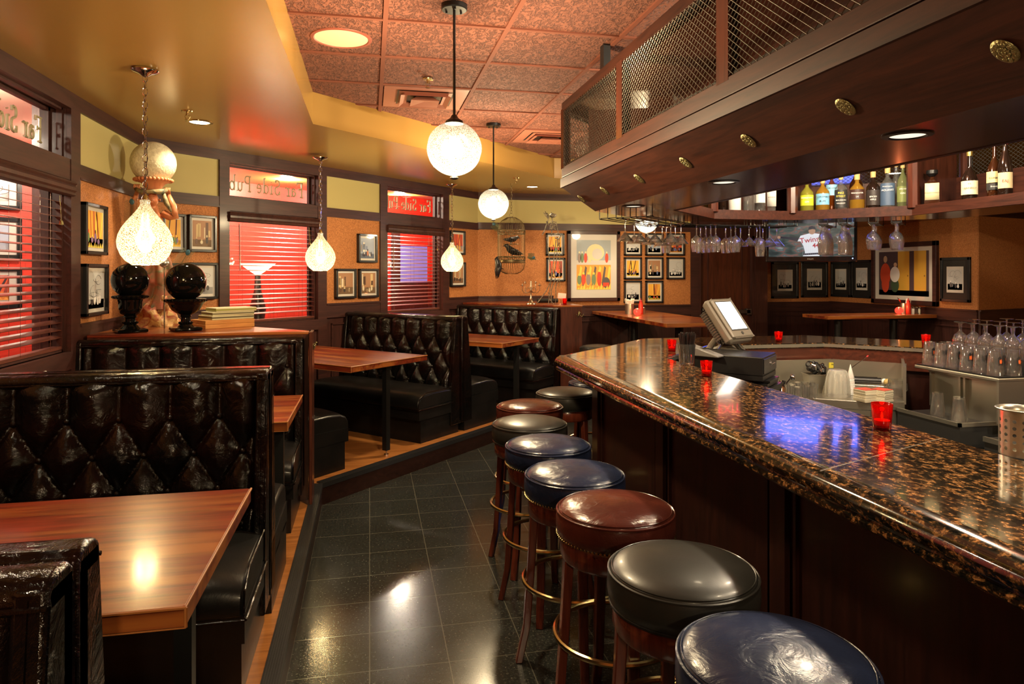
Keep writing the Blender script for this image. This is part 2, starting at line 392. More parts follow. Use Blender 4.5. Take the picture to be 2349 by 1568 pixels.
def globe_mat():
    m, nt, N, P, Lk = nodes('etched_globe_glass')
    out = [n for n in N if n.type == 'OUTPUT_MATERIAL'][0]; N.remove(P)
    c = N.new('ShaderNodeTexCoord'); sp = N.new('ShaderNodeSeparateXYZ'); Lk.new(c.outputs['Object'], sp.inputs[0])
    t = tex(N, Lk, 'ShaderNodeTexNoise', 210, Detail=2)
    r = ramp(N, [(.42, (.12, .12, .12)), (.52, (1, 1, 1))]); Lk.new(t.outputs['Fac'], r.inputs[0])
    mr = N.new('ShaderNodeMapRange'); mr.inputs['From Min'].default_value = -.13; mr.inputs['From Max'].default_value = .13; mr.inputs['To Min'].default_value = 5.0; mr.inputs['To Max'].default_value = .55
    Lk.new(sp.outputs['Z'], mr.inputs['Value'])
    em = N.new('ShaderNodeEmission'); em.inputs[0].default_value = (1, .86, .58, 1); Lk.new(math_n(N, Lk, 'MULTIPLY', mr.outputs[0], r.outputs[0]), em.inputs[1])
    tr = N.new('ShaderNodeBsdfTransparent'); tr.inputs[0].default_value = (1, .93, .78, 1)
    gl = N.new('ShaderNodeBsdfGlossy'); gl.inputs['Roughness'].default_value = .1
    m1 = N.new('ShaderNodeMixShader'); m1.inputs[0].default_value = .6; Lk.new(em.outputs[0], m1.inputs[1]); Lk.new(tr.outputs[0], m1.inputs[2])
    m2 = N.new('ShaderNodeMixShader'); m2.inputs[0].default_value = .08; Lk.new(m1.outputs[0], m2.inputs[1]); Lk.new(gl.outputs[0], m2.inputs[2])
    Lk.new(m2.outputs[0], out.inputs[0]); return m
m_globe = globe_mat()
m_disc = mat('downlight_lens', (1, 1, 1), emis=(1, .86, .6), es=9)
m_disc2 = mat('warm_lens', (.85, .78, .5), emis=(1, .85, .5), es=.45)
FC = {}
def fc(c, rough=.5, coat=.5):                     # flat print colour under picture glass
    k = tuple(round(x, 3) for x in c)
    if k not in FC: FC[k] = mat('print_ink_%d' % len(FC), c, rough, coat=coat, cr=.03)
    return FC[k]
def pane_mat():
    m, nt, N, P, Lk = nodes('window_glass')
    out = [n for n in N if n.type == 'OUTPUT_MATERIAL'][0]; N.remove(P)
    tr = N.new('ShaderNodeBsdfTransparent'); gl = N.new('ShaderNodeBsdfGlossy'); gl.inputs['Roughness'].default_value = .02
    lw = N.new('ShaderNodeLayerWeight'); lw.inputs['Blend'].default_value = .5; fs = math_n(N, Lk, 'ADD', math_n(N, Lk, 'MULTIPLY', math_n(N, Lk, 'POWER', lw.outputs['Facing'], 5), .9), .04)
    mx = N.new('ShaderNodeMixShader'); Lk.new(fs, mx.inputs[0]); Lk.new(tr.outputs[0], mx.inputs[1]); Lk.new(gl.outputs[0], mx.inputs[2])
    Lk.new(mx.outputs[0], out.inputs[0]); return m
m_pane = pane_mat()
# ------------------------------------------------------------------ floor, platform, ceilings
struct(MB().box(-3, 8.7, -3, 9.4, -.1, 0).build('floor', m_floor, smooth=0))
PF = [(-1.75, -3), (-.32, -3), (-.32, 4.87), (2.40, 7.59), (2.40, 8.83), (1.37, 8.83), (-1.75, 5.72)]
pf = struct(MB().prism(PF, 0, .135).build('floor_platform', wood('riser_wood', (.012, .005, .004), (.026, .010, .007), 'x', spec=.3, coat=.05), smooth=0))
struct(MB().prism(PF, .135, .145).build('floor_platform_oak', m_oak, smooth=0))
def nosing(p, q):
    mb = MB(); d = Vector((q[0]-p[0], q[1]-p[1], 0)); Ln = d.length; a = math.atan2(d.y, d.x)
    mb.box(0, Ln, -.004, .058, .118, .151)
    for i in range(6): mb.box(0, Ln, .004+i*.009, .009+i*.009, .151, .154)
    return struct(mb.build('trim_step_nosing', mat('ribbed_rubber', (.014, .014, .015), .4), smooth=0, loc=(p[0], p[1], 0), rotz=a))
nosing((-.32, -3), (-.32, 4.87)); nosing((-.32, 4.87), (2.40, 7.59))
gc = struct(MB().box(-.5, 4.7, -3, 7.5, 2.87, 2.93).build('ceiling_tiles', m_ceil, smooth=0))
mb = MB()
for k in range(-1, 8): x = .077+.622*k; mb.box(x-.012, x+.012, -3, 7.5, 2.860, 2.8701)
for k in range(-11, 7): y = 3.474+.6*k; mb.box(-.5, 4.7, y-.012, y+.012, 2.861, 2.8702)
struct(mb.build('trim_ceiling_grid', mat('terracotta_tbar', (.20, .066, .040), .8, spec=.2), smooth=0, parent=gc))
SP = [(-1.75, -3), (-.39, -3), (-.39, 4.985), (2.0, 7.3), (4.6, 7.3), (4.6, -3), (8.6, -3), (8.6, 9.4), (-1.75, 9.4)]
struct(MB().prism(SP, 2.645, 2.92).build('ceiling_soffit', m_yel, smooth=0))
struct(MB().prism([(5.75, 4.5), (6.9, 4.5), (6.9, 9.2), (5.75, 9.2)], 2.25, 2.30).build('ceiling_wood_soffit', m_woody, smooth=0))
# ------------------------------------------------------------------ walls
ZS0, ZS1, ZT0, ZT1 = 1.145, 2.134, 2.255, 2.548
class WF:
    def __init__(s, x, y, deg): s.x, s.y, s.a = x, y, math.radians(deg); s.c, s.s = math.cos(s.a), math.sin(s.a)
    def P(s, a, out=0): return s.x+a*s.c+out*s.s, s.y+a*s.s-out*s.c       # out = distance into the room
    def A(s, u):                                                       # picture column -> (distance along, depth)
        nx, ny = s.s, -s.c; x, y, Y = L(u, nx, ny, nx*s.x+ny*s.y); return (x-s.x)*s.c+(y-s.y)*s.s, Y
WA = WF(-1.711, 0, 90); WB = WF(-1.711, 5.73, 45); WC = WF(0, 8.82, 0); WE = WF(0, 9.15, 0); WFF = WF(6.846, 9.15, -90); WG = WF(6.846, 6.586, 15)
def wall(name, W, a0, a1, wins=(), panels=(), posts=(), zbase=0, top=2.645, ztrim=True):
    mb = MB(); T = .14
    cuts = sorted(wins); xs = a0
    mb.box(a0, a1, 0, T, zbase, ZS0)
    for w0, w1 in cuts:
        mb.box(xs, w0, 0, T, ZS0, top); xs = w1
        mb.box(w0, w1, 0, T, ZS1, ZT0); mb.box(w0, w1, 0, T, ZT1, top)
    mb.box(xs, a1, 0, T, ZS0, top)
    wl = struct(mb.build(name, [m_frame], smooth=0, loc=(W.x, W.y, 0), rotz=W.a))
    ck, ol, tr, lo, rl = MB(), MB(), MB(), MB(), MB()
    if ztrim: tr.box(a0, a1, -.022, .001, 2.558, top+.002)
    for p0, p1, zr, zc in panels:
        ck.box(p0, p1, -.006, .002, zr, zc)
        rl.box(p0, p1, -.030, .001, zr-.012, zr+.006); rl.box(p0, p1, -.020, .001, zr-.125, zr-.012); rl.box(p0, p1, -.026, .001, zr-.137, zr-.125)
        if ztrim:
            tr.box(p0, p1, -.020, .001, zc, zc+.083); tr.box(p0, p1, -.026, .001, zc-.008, zc+.004)
            ol.box(p0, p1, -.006, .002, zc+.083, 2.558)
        n = max(1, round((p1-p0)/1.1)); st = (p1-p0)/n            # raised wainscot panels
        for i in range(n):
            q0, q1 = p0+i*st+.07, p0+(i+1)*st-.07
            if q1-q0 < .1: continue
            for e in ((q0, q1, zr-.21, zr-.195), (q0, q1, .3, .315), (q0, q0+.015, .3, zr-.195), (q1-.015, q1, .3, zr-.195)):
                lo.box(e[0], e[1], -.016, .001, e[2], e[3])
    for p0, p1 in posts: tr.box(p0, p1, -.024, .001, max(zbase, .145), 2.558)
    for w0, w1 in wins:
        tr.box(w0, w1, -.020, .001, ZS1, ZT0); tr.box(w0, w1, -.034, .12, ZS0-.10, ZS0)
        tr.box(w0, w1, -.026, .001, ZT1, 2.56)
    for nm, b, mt in (('cork_panel', ck, m_cork), ('painted_band', ol, m_olive), ('trim_boards', tr, m_framex), ('wainscot_moulding', lo, m_framex), ('chair_rail', rl, m_framex)):
        if b.v: struct(b.build(nm, mt, parent=wl, smooth=0))
    return wl
wall('wall_left', WA, -3, 5.73, [(3.40, 4.379)], [(-3, 3.29, 1.288, 2.163), (4.51, 5.73, 1.288, 2.163)], [(3.29, 3.40), (4.379, 4.51)])
wall('wall_angled', WB, 0, 4.45, [(.733, 1.70), (2.67, 3.63)], [(0, .638, 1.288, 2.163), (1.81, 2.56, 1.288, 2.163), (3.75, 4.367, 1.288, 2.163)], [(.638, .733), (1.70, 1.81), (2.56, 2.67), (3.63, 3.75)])
wc = wall('wall_back', WC, 1.30, 4.50, [], [(1.377, 2.40, 1.288, 2.172), (2.40, 4.40, 1.152, 2.172)], [(4.38, 4.50)])
struct(MB().box(4.5, 5.36, 8.82, 8.96, 2.12, 2.645).box(5.36, 5.55, 8.78, 9.2, 0, 2.645).build('wall_door_surround', m_frame, smooth=0))
wall('wall_back_right', WE, 5.5, 6.9, [], [(5.55, 6.846, 1.16, 2.25)], [], ztrim=False)
wall('wall_right', WFF, 0, 2.524, [], [(0, 2.564, 1.164, 2.25)], [], ztrim=False)
wall('wall_far_right', WG, .05, 1.8, [], [(0, 1.8, 1.164, 2.25)], [], ztrim=False)
struct(MB().box(8.5, 8.6, -3, 7.2, 0, 2.65).build('wall_side', m_cork, smooth=0))
struct(MB().box(-1.8, 8.6, -3.1, -3, 0, 2.9).build('wall_rear', m_cork, smooth=0))
struct(MB().box(-1.711, 8.5, -3, -2.97, 0, 1.15).build('baseboard_rear', m_frame, smooth=0))
# door with panic bar
d = struct(MB().box(4.5, 5.36, 8.86, 8.90, 0, 2.12).build('door_1', m_woodz, smooth=0))
mb = MB()
for x0, x1 in ((4.5, 4.535), (5.325, 5.36)): mb.box(x0, x1, 8.80, 8.87, 0, 2.12)
mb.box(4.5, 5.36, 8.80, 8.87, 2.085, 2.12)
for x in (4.66, 5.19): mb.box(x, x+.012, 8.852, 8.86, .25, 2.0)
struct(mb.build('door_frame', m_frame, parent=d, smooth=0))
mb = MB(); mb.box(4.56, 4.66, 8.80, 8.86, 1.0, 1.10); mb.box(4.66, 5.30, 8.80, 8.83, 1.02, 1.075); mb.box(5.24, 5.32, 8.80, 8.86, 1.0, 1.09)
mb.build('panic_bar', m_dsteel, d, bevel=.005)
# ------------------------------------------------------------------ corridor beyond the windows
m_cc = mat('corridor_ceiling_paint', (.62, .40, .30), .5)
struct(MB().box(-3.55, -3.4, -1, 7.6, 0, 2.9).build('wall_corridor_left', m_redwall, smooth=0))
cb = MB().box(-1.5, 6.6, 0, .12, 0, 2.9).build('wall_corridor_back', m_redwall, smooth=0, loc=(-3.4, 6.44, 0), rotz=PI/4); struct(cb)
struct(MB().prism([(-3.5, -1), (-1.86, -1), (-1.86, 5.8), (1.3, 9), (1.3, 11.5), (-3.5, 7.5)], -.05, 0).build('floor_corridor', m_oak, smooth=0))
struct(MB().prism([(-3.5, -1), (-1.86, -1), (-1.86, 5.8), (1.3, 9), (1.3, 11.5), (-3.5, 7.5)], 2.75, 2.8).build('ceiling_corridor', m_cc, smooth=0))
struct(MB().box(-3.5, -1.85, -1.05, -1, 0, 2.9).box(1.3, 1.4, 8.9, 11.6, 0, 2.9).build('wall_corridor_end', m_redwall, smooth=0))
struct(MB().box(-2.27, -2.17, 5.26, 5.42, 0, 2.75).build('trim_corridor_post', m_frame, smooth=0))
# ------------------------------------------------------------------ slab-serif lettering "Far Side Pub", seen from behind
def arc(cx, cy, rx, ry, a0, a1, n=9): return [(cx+rx*math.cos(math.radians(a0+(a1-a0)*i/n)), cy+ry*math.sin(math.radians(a0+(a1-a0)*i/n))) for i in range(n+1)]
GL = {
 'F': (.62, [[(.12, 0), (.12, 1)], [(.0, 1), (.6, 1), (.6, .84)], [(.12, .54), (.42, .54)], [(.42, .62), (.42, .46)], [(0, 0), (.28, 0)]]),
 'a': (.56, [arc(.25, .2, .18, .18, 0, 360, 14), [(.43, .42), (.43, .0), (.54, 0)], arc(.26, .42, .17, .12, 0, 160)]),
 'r': (.5, [[(.0, .56), (.15, .56), (.15, 0)], arc(.34, .36, .19, .20, 170, 50), [(.02, 0), (.32, 0)]]),
 ' ': (.3, []),
 'S': (.6, [arc(.28, .76, .22, .22, 40, 270, 12)+arc(.28, .27, .24, .27, 90, -150, 12), [(.46, .98), (.46, .8)], [(.05, .26), (.05, 0)]]),
 'i': (.34, [[(.02, .56), (.17, .56), (.17, 0)], [(.02, 0), (.32, 0)], [(.16, .78), (.18, .80)]]),
 'd': (.58, [arc(.24, .28, .2, .28, 0, 360, 14), [(.34, 1), (.46, 1), (.46, 0), (.56, 0)]]),
 'e': (.52, [[(.06, .3), (.44, .3)]+arc(.25, .28, .2, .28, 5, 310, 14)]),
 'P': (.62, [[(.12, 0), (.12, 1)], [(0, 1), (.34, 1)]+arc(.34, .76, .22, .24, 90, -90)+[(.12, .52)], [(0, 0), (.28, 0)]]),
 'u': (.6, [[(.0, .56), (.12, .56), (.12, .18)]+arc(.28, .18, .16, .18, 180, 350)+[(.46, .2)], [(.36, .56), (.46, .56), (.46, 0), (.58, 0)]]),
 'b': (.58, [[(.0, 1), (.1, 1), (.1, 0)], arc(.3, .28, .2, .28, 0, 360, 14)])}
def sign(a0, a1, zb, h, parent, y):
    mb = MB(); wtot = sum(GL[c][0]+.12 for c in 'Far Side Pub'); sc = (a1-a0)/wtot; x = 0
    for c in 'Far Side Pub':
        wd, st = GL[c]
        for s in st: mb.tube([(a1-(x+p[0])*sc, y, zb+p[1]*h) for p in s], .0068, 6)
        x += wd+.12
    struct(mb.build('lettering', m_gold, parent, smooth=60))
def window(n, W, w0, w1):
    r = bpy.data.objects.new('window_%d' % n, None); COL.objects.link(r); r.location = (W.x, W.y, 0); r.rotation_euler = (0, 0, W.a); struct(r)
    fr = MB(); pn = MB()
    for z0, z1 in ((ZS0, ZS1), (ZT0, ZT1)):
        for y in (.02, .085):
            t = .022 if y > .05 else .012
            fr.box(w0, w0+t, y, y+.03, z0, z1); fr.box(w1-t, w1, y, y+.03, z0, z1); fr.box(w0, w1, y, y+.03, z0, z0+t); fr.box(w0, w1, y, y+.03, z1-t, z1)
        pn.quad((w0+.01, .1, z0+.01), (w1-.01, .1, z0+.01), (w1-.01, .1, z1-.01), (w0+.01, .1, z1-.01))
    struct(fr.build('window_frame', m_frame, r, smooth=0)); struct(pn.build('pane', m_pane, r, smooth=0))
    sign(w0+.06, w1-.09, ZT0+.075, .135, r, .094)
    return r
window(1, WA, 3.40, 4.379); window(2, WB, .733, 1.70); window(3, WB, 2.67, 3.63)
# ------------------------------------------------------------------ tufted booth benches
PZ = .145
def tuft_h(x, z, zt, x0, p=.185, rh=.142):
    zz = (zt-.165-z)/rh; xx = (x-x0)/p; q = min(max(zz, 0), 3)
    a = abs(math.sin(PI*(xx+q/2))); b = abs(math.sin(PI*(xx-q/2)))
    h = (a*b)**.46
    if zz < 0: h *= 1 - max(0, (-zz-.72)*2.2)**2 if -zz > .72 else 1
    if zz > 3: h = h*(1+.0*zz)
    return max(h, 0)
def bench(L_, label, back_top=1.06, loc=(0, 0, 0), rz=0, seed=0, group='tufted black booth benches'):
    """front faces local -y, x runs 0..L_, z from the platform; rear plane of the back at y = 0"""
    t = thing('booth_bench', label, 'bench', loc, rz, group)
    zs, zt = .40, back_top-.02
    e = .045
    x0 = L_/2-.0925*(seed % 2)
    def fn(u, v):
        x = e+(L_-2*e)*u; z = zs-.06+(zt-zs+.06)*v
        h = tuft_h(x, z, zt, x0); ed = min(1, min(x-e, L_-e-x)/.035, (zt-z)/.02+.15)
        y = -(.062+(zt-z)*.085) - .050*h*max(0, ed)**.6
        return (x, y, z)
    mb = MB(); mb.grid(fn, int((L_-2*e)/.0085), int((zt-zs+.06)/.0085))
    for r in range(4):
        z = zt-.165-r*.142; off = .5 if r % 2 else 0
        k = -12
        while k < 12:
            x = x0+(k+off)*.185; k += 1
            if e+.03 < x < L_-e-.03: mb.ball((x, -(.066+(zt-z)*.085)-.007, z), .0125, 10, sc=(1, .75, 1))
    mb.build('tufted_backrest', m_black, t, smooth=180)
    mb = MB()                                                # frame: core, top roll and end panels
    mb.prism([(0, 0), (0, -.045), (L_, -.045), (L_, 0)], .10, zt-.01)
    prof = [(-.002, zt-.035), (-.004, zt-.005), (-.012, zt+.012), (-.05, zt+.016), (-.078, zt+.008), (-.088, zt-.012), (-.080, zt-.035)]
    mb.sweep([[(x, y, z) for x in (0, L_)] for y, z in prof])
    for xa, xb in ((0, e), (L_-e, L_)):
        P2 = [(-.001, .08), (-.001, zt+.004), (-.086, zt+.004), (-.150, .43), (-.155, .08)]
        mb.sweep([[(x, y, z) for x in (xa, xb)] for y, z in P2])
    mb.build('back_frame', m_black, t, bevel=.008, smooth=50)
    mb = MB()
    for xx in (e*.55, L_-e*.55): mb.tube([(xx, -.086, zt-.01), (xx, -.118, .74), (xx, -.150, .44)], .004, 6)
    mb.tube([(0, -.088, zt-.022), (L_, -.088, zt-.022)], .004, 6)
    mb.tube([(L_-.001, -.010, .1), (L_-.001, -.010, zt-.02)], .0035, 6); mb.tube([(L_-.001, -.084, zt-.02), (L_-.001, -.150, .45)], .0035, 6)
    mb.build('piping', m_black, t)
    # seat cushion: crowned top, rounded front
    mb = MB(); sd = .60
    prof = [(-.13, .30), (-.13, .425), (-.22, .436), (-.40, .438), (-.52, .428), (-.575, .405), (-.598, .37), (-.602, .31), (-.598, .29)]
    n = 14; rings = []
    for y, z in prof:
        ln = []
        for i in range(n+1):
            f = i/n; x = f*L_; ed = min(f, 1-f)*n
            dz = -.022 if ed == 0 else (-.006 if ed == 1 else 0)
            ln.append((x if 0 < i < n else (x+(.006 if i == 0 else -.006)), y*(.99 if ed == 0 else 1), z+(dz if z > .36 else 0)))
        rings.append(ln)
    mb.sweep(rings); mb.build('seat_cushion', m_cush, t, bevel=.012, smooth=60)
    mb = MB(); mb.tube([(0, -.604, .288), (L_, -.604, .288)], .005, 6); mb.tube([(L_+.002, -.13, .288), (L_+.002, -.60, .288)], .005, 6)
    mb.tube([(L_-.004, -.15, .425), (L_-.004, -.5, .425), (L_-.004, -.585, .38), (L_-.004, -.60, .31)], .004, 6)
    mb.build('welt', m_black, t)
    mb = MB(); mb.box(.0, L_-.004, -.585, -.05, .20, .30); mb.box(0, L_-.02, -.55, -.03, 0, .21)
    mb.build('base', m_cush, t, smooth=0)
    return t
def at_wallA(y, front, label, seed=0):                   # bench square to the left wall, its rear plane at y; front = -1 faces the camera
    if front < 0: return bench(1.295, label, loc=(-1.705, y, PZ), rz=0, seed=seed)
    return bench(1.295, label, loc=(-.41, y, PZ), rz=PI, seed=seed)
def TS(t, s): return (-1.711+.70711*(t+s), 5.73+.70711*(t-s))
def at_wallB(t, front, label, seed=0):
    if front < 0: x, y = TS(t, .005); return bench(1.445, label, loc=(x, y, PZ), rz=-PI/4, seed=seed)
    x, y = TS(t, 1.45); return bench(1.445, label, loc=(x, y, PZ), rz=3*PI/4, seed=seed)
at_wallA(1.08, -1, 'black tufted bench back cut off at the lower left corner, facing the camera', 0)
at_wallA(1.085, 1, 'black bench backing onto the corner bench, facing the nearest red table', 0)
at_wallA(3.03, -1, 'largest black tufted bench, behind the nearest red table', 1)
at_wallA(3.035, 1, 'black bench whose seat end shows behind the largest tufted back', 1)
at_wallA(4.535, -1, 'black tufted bench below the two black ball urns', 0)
at_wallB(.165, 1, 'black bench with smooth seat just past the wooden end panel, left of the middle table', 0)
at_wallB(2.14, -1, 'black tufted bench facing the middle booth table with the slim leg', 1)
at_wallB(2.145, 1, 'black bench seat end behind the middle tufted back', 1)
at_wallB(3.99, -1, 'black tufted bench below the candelabra ledge', 0)
# wooden ledge cabinets in the wedge corners
def ledge(name, label, poly, z, side=None):
    t = thing(name, label, 'cabinet', (poly[0][0], poly[0][1], PZ))
    P = [(x-poly[0][0], y-poly[0][1]) for x, y in poly]
    MB().prism(P, 0, z-PZ-.02).build('body', m_woodz, t, smooth=0)
    cx = sum(p[0] for p in P)/len(P); cyy = sum(p[1] for p in P)/len(P)
    MB().prism([(x+(cx-x)*-.004, y+(cyy-y)*-.004) for x, y in P], z-PZ-.02, z-PZ).build('ledge_top', m_table, t, bevel=.004)
    return t
lg1 = ledge('corner_ledge_cabinet', 'wooden corner ledge behind the second tufted bench holding statue and ball urns', [(-.385, 4.545), (-.385, 4.60), (-1.575, 5.795), (-1.665, 5.705), (-1.665, 4.545)], 1.225)
q = TS(4.0, 1.45)
lg2 = ledge('corner_ledge_cabinet', 'brown wooden ledge cabinet with brass hook beside the farthest bench', [(q[0], q[1]), (2.395, q[1]), (2.395, 8.78), (1.44, 8.78), TS(4.28, .045), TS(4.0, .045)], 1.225)
def hook(par, loc, rz):
    mb = MB()
    for s in (-1, 1):
        mb.tube([(0, 0, .02), (s*.012, -.01, -.02), (s*.028, -.03, -.028), (s*.04, -.035, -.008)], .0035, 6); mb.ball((s*.04, -.035, -.004), .006, 8)
    mb.tube([(0, 0, .03), (0, -.02, .0), (0, -.045, .012)], .0035, 6); mb.ball((0, -.045, .014), .006, 8); mb.ball((0, -.002, .01), .013, 10, sc=(1, .3, 1.6))
    o = mb.build('coat_hook', m_abrass, par); o.location = loc; o.rotation_euler = (0, 0, rz); return o
hook(lg2, (2.395-q[0]-.035, -.002, .98), 0); hook(lg1, (.003, .03, .99), PI/2)
# end panel of brown wood beside bench two
tag(MB().cbox(-.372, -.352, 4.43, 4.60, PZ, 1.23, .004).build('end_panel', m_woodz, smooth=0), 'narrow brown wooden end panel closing the second tufted bench', 'panel')
# ------------------------------------------------------------------ booth tables
def table(x0, x1, y0, y1, loc, rz, label, legx, base=0):
    t = thing('booth_table', label, 'table', (loc[0], loc[1], PZ), rz, 'red wooden booth tables')
    z = .76
    mb = MB(); mb.cbox(x0, x1, y0, y1, z-.045, z, .004); mb.build('tabletop', m_table, t, smooth=0)
    mb = MB(); mb.tube([(x0, y0-.0005, z-.002), (x1, y0-.0005, z-.002), (x1+.0005, y1, z-.002)], .0038, 6); mb.tube([(x1, y0, z-.043), (x1, y0, z-.002)], .0038, 6)
    mb.tube([(x0, y0-.0005, z-.044), (x1, y0-.0005, z-.044)], .0015, 6)
    mb.build('edge_banding', m_edge, t)
    ym = (y0+y1)/2
    MB().box(legx-.022, legx+.022, ym-.022, ym+.022, .045, z-.05).box(x0+.05, legx+.03, ym-.03, ym+.03, z-.075, z-.045).build('leg', m_blk, t, smooth=0)
    MB().cyl(legx, ym, .012, .05, .008, 10).cyl(legx, ym, 0, .014, .020, 14).build('leveling_foot', m_chrome, t)
    return t
table(0, 1.30, -.4, .4, (-1.675, 1.93), 0, 'nearest red-brown table, cut off at the left edge, with worn gold edge', 1.20)
table(0, 1.30, -.36, .36, (-1.675, 3.69), 0, 'red table corner showing between the two nearest tufted backs', 1.22)
p = TS(1.152, .03); table(0, 1.48, -.43, .43, p, -PI/4, 'middle red table by the first window pier, on a slim black leg', 1.42)
p = TS(3.06, .03); table(0, 1.48, -.35, .35, p, -PI/4, 'farthest red booth table in front of the candelabra bench', 1.42)
# ------------------------------------------------------------------ bar stools
def stool(kind, nails):
    m = {'navy': m_lnavy, 'brown': m_lbrown, 'black': m_lblk}[kind]
    t = thing('bar_stool', 'stool', 'stool')
    r = .2075; zt = .737
    prof = [(0, zt+.022), (.05, zt+.021), (.10, zt+.018), (.15, zt+.011), (.18, zt+.003), (.196, zt-.006), (.2035, zt-.014)]
    mb = MB(); mb.lathe(list(reversed(prof)), 56)
    mb.lathe([(.196, zt-.095), (r-.002, zt-.085), (r+.002, zt-.06), (r+.001, zt-.03), (.2035, zt-.014)], 56, cap=False)
    mb.build('seat_cushion', m, t, smooth=180)
    mb = MB()
    mb.tube([(.2045*math.cos(a), .2045*math.sin(a), zt-.012) for a in [2*PI*i/56 for i in range(56)]], .0042, 6, True)
    mb.tube([(.196*math.cos(a), .196*math.sin(a), zt-.0035) for a in [2*PI*i/56 for i in range(56)]], .0018, 5, True)
    mb.build('welt', m, t)
    if nails:
        mb = MB()
        for i in range(92):
            a = 2*PI*i/92; mb.ball((.2055*math.cos(a), .2055*math.sin(a), zt-.088), .0048, 6)
        mb.build('nailhead_trim', m_brass, t)
    else:
        mb = MB(); mb.tube([(.2*math.cos(a), .2*math.sin(a), zt-.094) for a in [2*PI*i/48 for i in range(48)]], .005, 6, True); mb.build('lower_welt', m_blk, t)
    MB().lathe([(.12, zt-.165), (.188, zt-.165), (.194, zt-.155), (.194, zt-.10), (.190, zt-.094), (.12, zt-.094)], 48).build('apron', m_stoolw, t)
    for k in range(4):
        a = k*PI/2
        pts = [(.170, zt-.16), (.175, .48), (.185, .33), (.20, .14), (.232, 0)]
        mb = MB(); vs = []; fs = []
        for i, (rr, z) in enumerate(pts):
            w1 = .021-.004*i/4; th = .016-.002*i/4
            for dx, dy in ((-th, -w1), (th, -w1), (th, w1), (-th, w1)): vs.append((rr+dx, dy, z))
        for i in range(4):
            for j in range(4): j2 = (j+1) % 4; fs.append((i*4+j, i*4+j2, i*4+4+j2, i*4+4+j))
        fs += [(3, 2, 1, 0), (16, 17, 18, 19)]
        mb.add(vs, fs, Matrix.Rotation(a, 4, 'Z')); mb.build('leg', m_stoolw, t, bevel=.004, smooth=50)
    MB().tube([(.212*math.cos(a), .212*math.sin(a), .318) for a in [2*PI*i/48 for i in range(48)]], .0095, 8, True).build('foot_ring', m_brass, t)
    kids_note(t); return t
SRC = {('navy', 1): stool('navy', 1), ('brown', 1): stool('brown', 1), ('black', 0): stool('black', 0)}
SRC[('navy', 0)] = stool('navy', 0); SRC[('brown', 0)] = stool('brown', 0)
st = [(1777, 1.470, 'navy', 1, 60, 'largest navy leather bar stool at the bottom edge of the view'),
      (1565, 1.915, 'black', 0, 78, 'smooth black bar stool between the largest navy and the oxblood stool'),
      (1411, 2.41, 'brown', 1, 88, 'oxblood leather bar stool with brass nailheads, third from the front'),
      (1318, 2.83, 'navy', 1, 83, 'navy nailhead bar stool directly behind the nearer oxblood stool'),
      (1257, 3.30, 'navy', 1, 66, 'smaller navy nailhead bar stool in front of the grey-black stool'),
      (1215, 3.77, 'black', 0, 56, 'grey-black smooth bar stool in front of the small oxblood stool'),
      (1215, 4.26, 'brown', 0, 50, 'small oxblood bar stool sixth behind the front one, near the platform step'),
      (1298, 4.73, 'black', 0, 30, 'black bar stool at the angled bar corner, right of the small oxblood one'),
      (1367, 5.17, 'navy', 0, 20, 'farthest navy bar stool half hidden behind the bar corner'),
      (1372, 7.6, 'black', 0, 20, 'black stool tucked under the high table by the brass hook cabinet')]
used = set()
for u, Y, kd, nl, rot, lab in st:
    x, y = D(u, Y); key = (kd, nl); src = SRC[key]
    if key in used: o = dup(src)
    else: o = src; used.add(key)
    o.location = (x, y, 0); o.rotation_euler = (0, 0, math.radians(rot+90)); o['label'] = lab; o['group'] = 'leather bar stools'
    o.scale = (1, 1, 1.055)
# ------------------------------------------------------------------ granite bar
YN = -1.2
def octo(d, k=(1.165, 3.07, 5.22, 8.85, 4.65)):
    a, b, c, e, f = k; r2 = 1.41421*d
    a += d; b -= r2; c -= d; e -= r2; f -= d
    return [(a, YN), (a, a+b), (c-b, c), (e-c, c), (f, e-f), (f, YN)]
def ring(d, z, k=(1.165, 3.07, 5.22, 8.85, 4.65)): return [(x, y, z) for x, y in octo(d, k)]
BZ = 1.07
bar = thing('bar_counter', 'brown speckled granite bar counter with rounded edge over dark wood panels', 'bar counter', (0, 0, 0))
mb = MB(); pr = [(.64, BZ-.035), (.64, BZ-.004), (.636, BZ), (.632, BZ), (.06, BZ), (.056, BZ), (.030, BZ-.003), (.012, BZ-.012), (.001, BZ-.027), (-.002, BZ-.042), (.003, BZ-.056), (.014, BZ-.064), (.014, BZ-.069), (.006, BZ-.075), (.004, BZ-.085), (.012, BZ-.094), (.05, BZ-.097), (.05, BZ-.036)]
mb.sweep([ring(d, z) for d, z in pr]); mb.build('granite_top', m_granite, bar, smooth=30)
mb = MB()
for a, b in (((1.165+.015, 1.62), (1.165+.63, 1.86)), ((1.19, 4.22), (1.79, 3.965))):
    v = Vector((b[0]-a[0], b[1]-a[1], 0)); M = Matrix.Translation((a[0], a[1], 0)) @ Matrix.Rotation(math.atan2(v.y, v.x), 4, 'Z')
    mb.box(0, v.length, -.0009, .0009, BZ-.002, BZ+.0006, M)
mb.build('slab_seam', mat('granite_seam', (.16, .14, .11), .3), bar, smooth=0)
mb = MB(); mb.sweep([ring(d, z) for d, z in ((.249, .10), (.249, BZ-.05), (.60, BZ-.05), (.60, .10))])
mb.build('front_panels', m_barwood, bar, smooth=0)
mb = MB(); mb.sweep([ring(d, z) for d, z in ((.30, 0), (.30, .11), (.58, .11), (.58, 0))]); mb.build('toe_kick', m_blk, bar, smooth=0)
mb = MB()
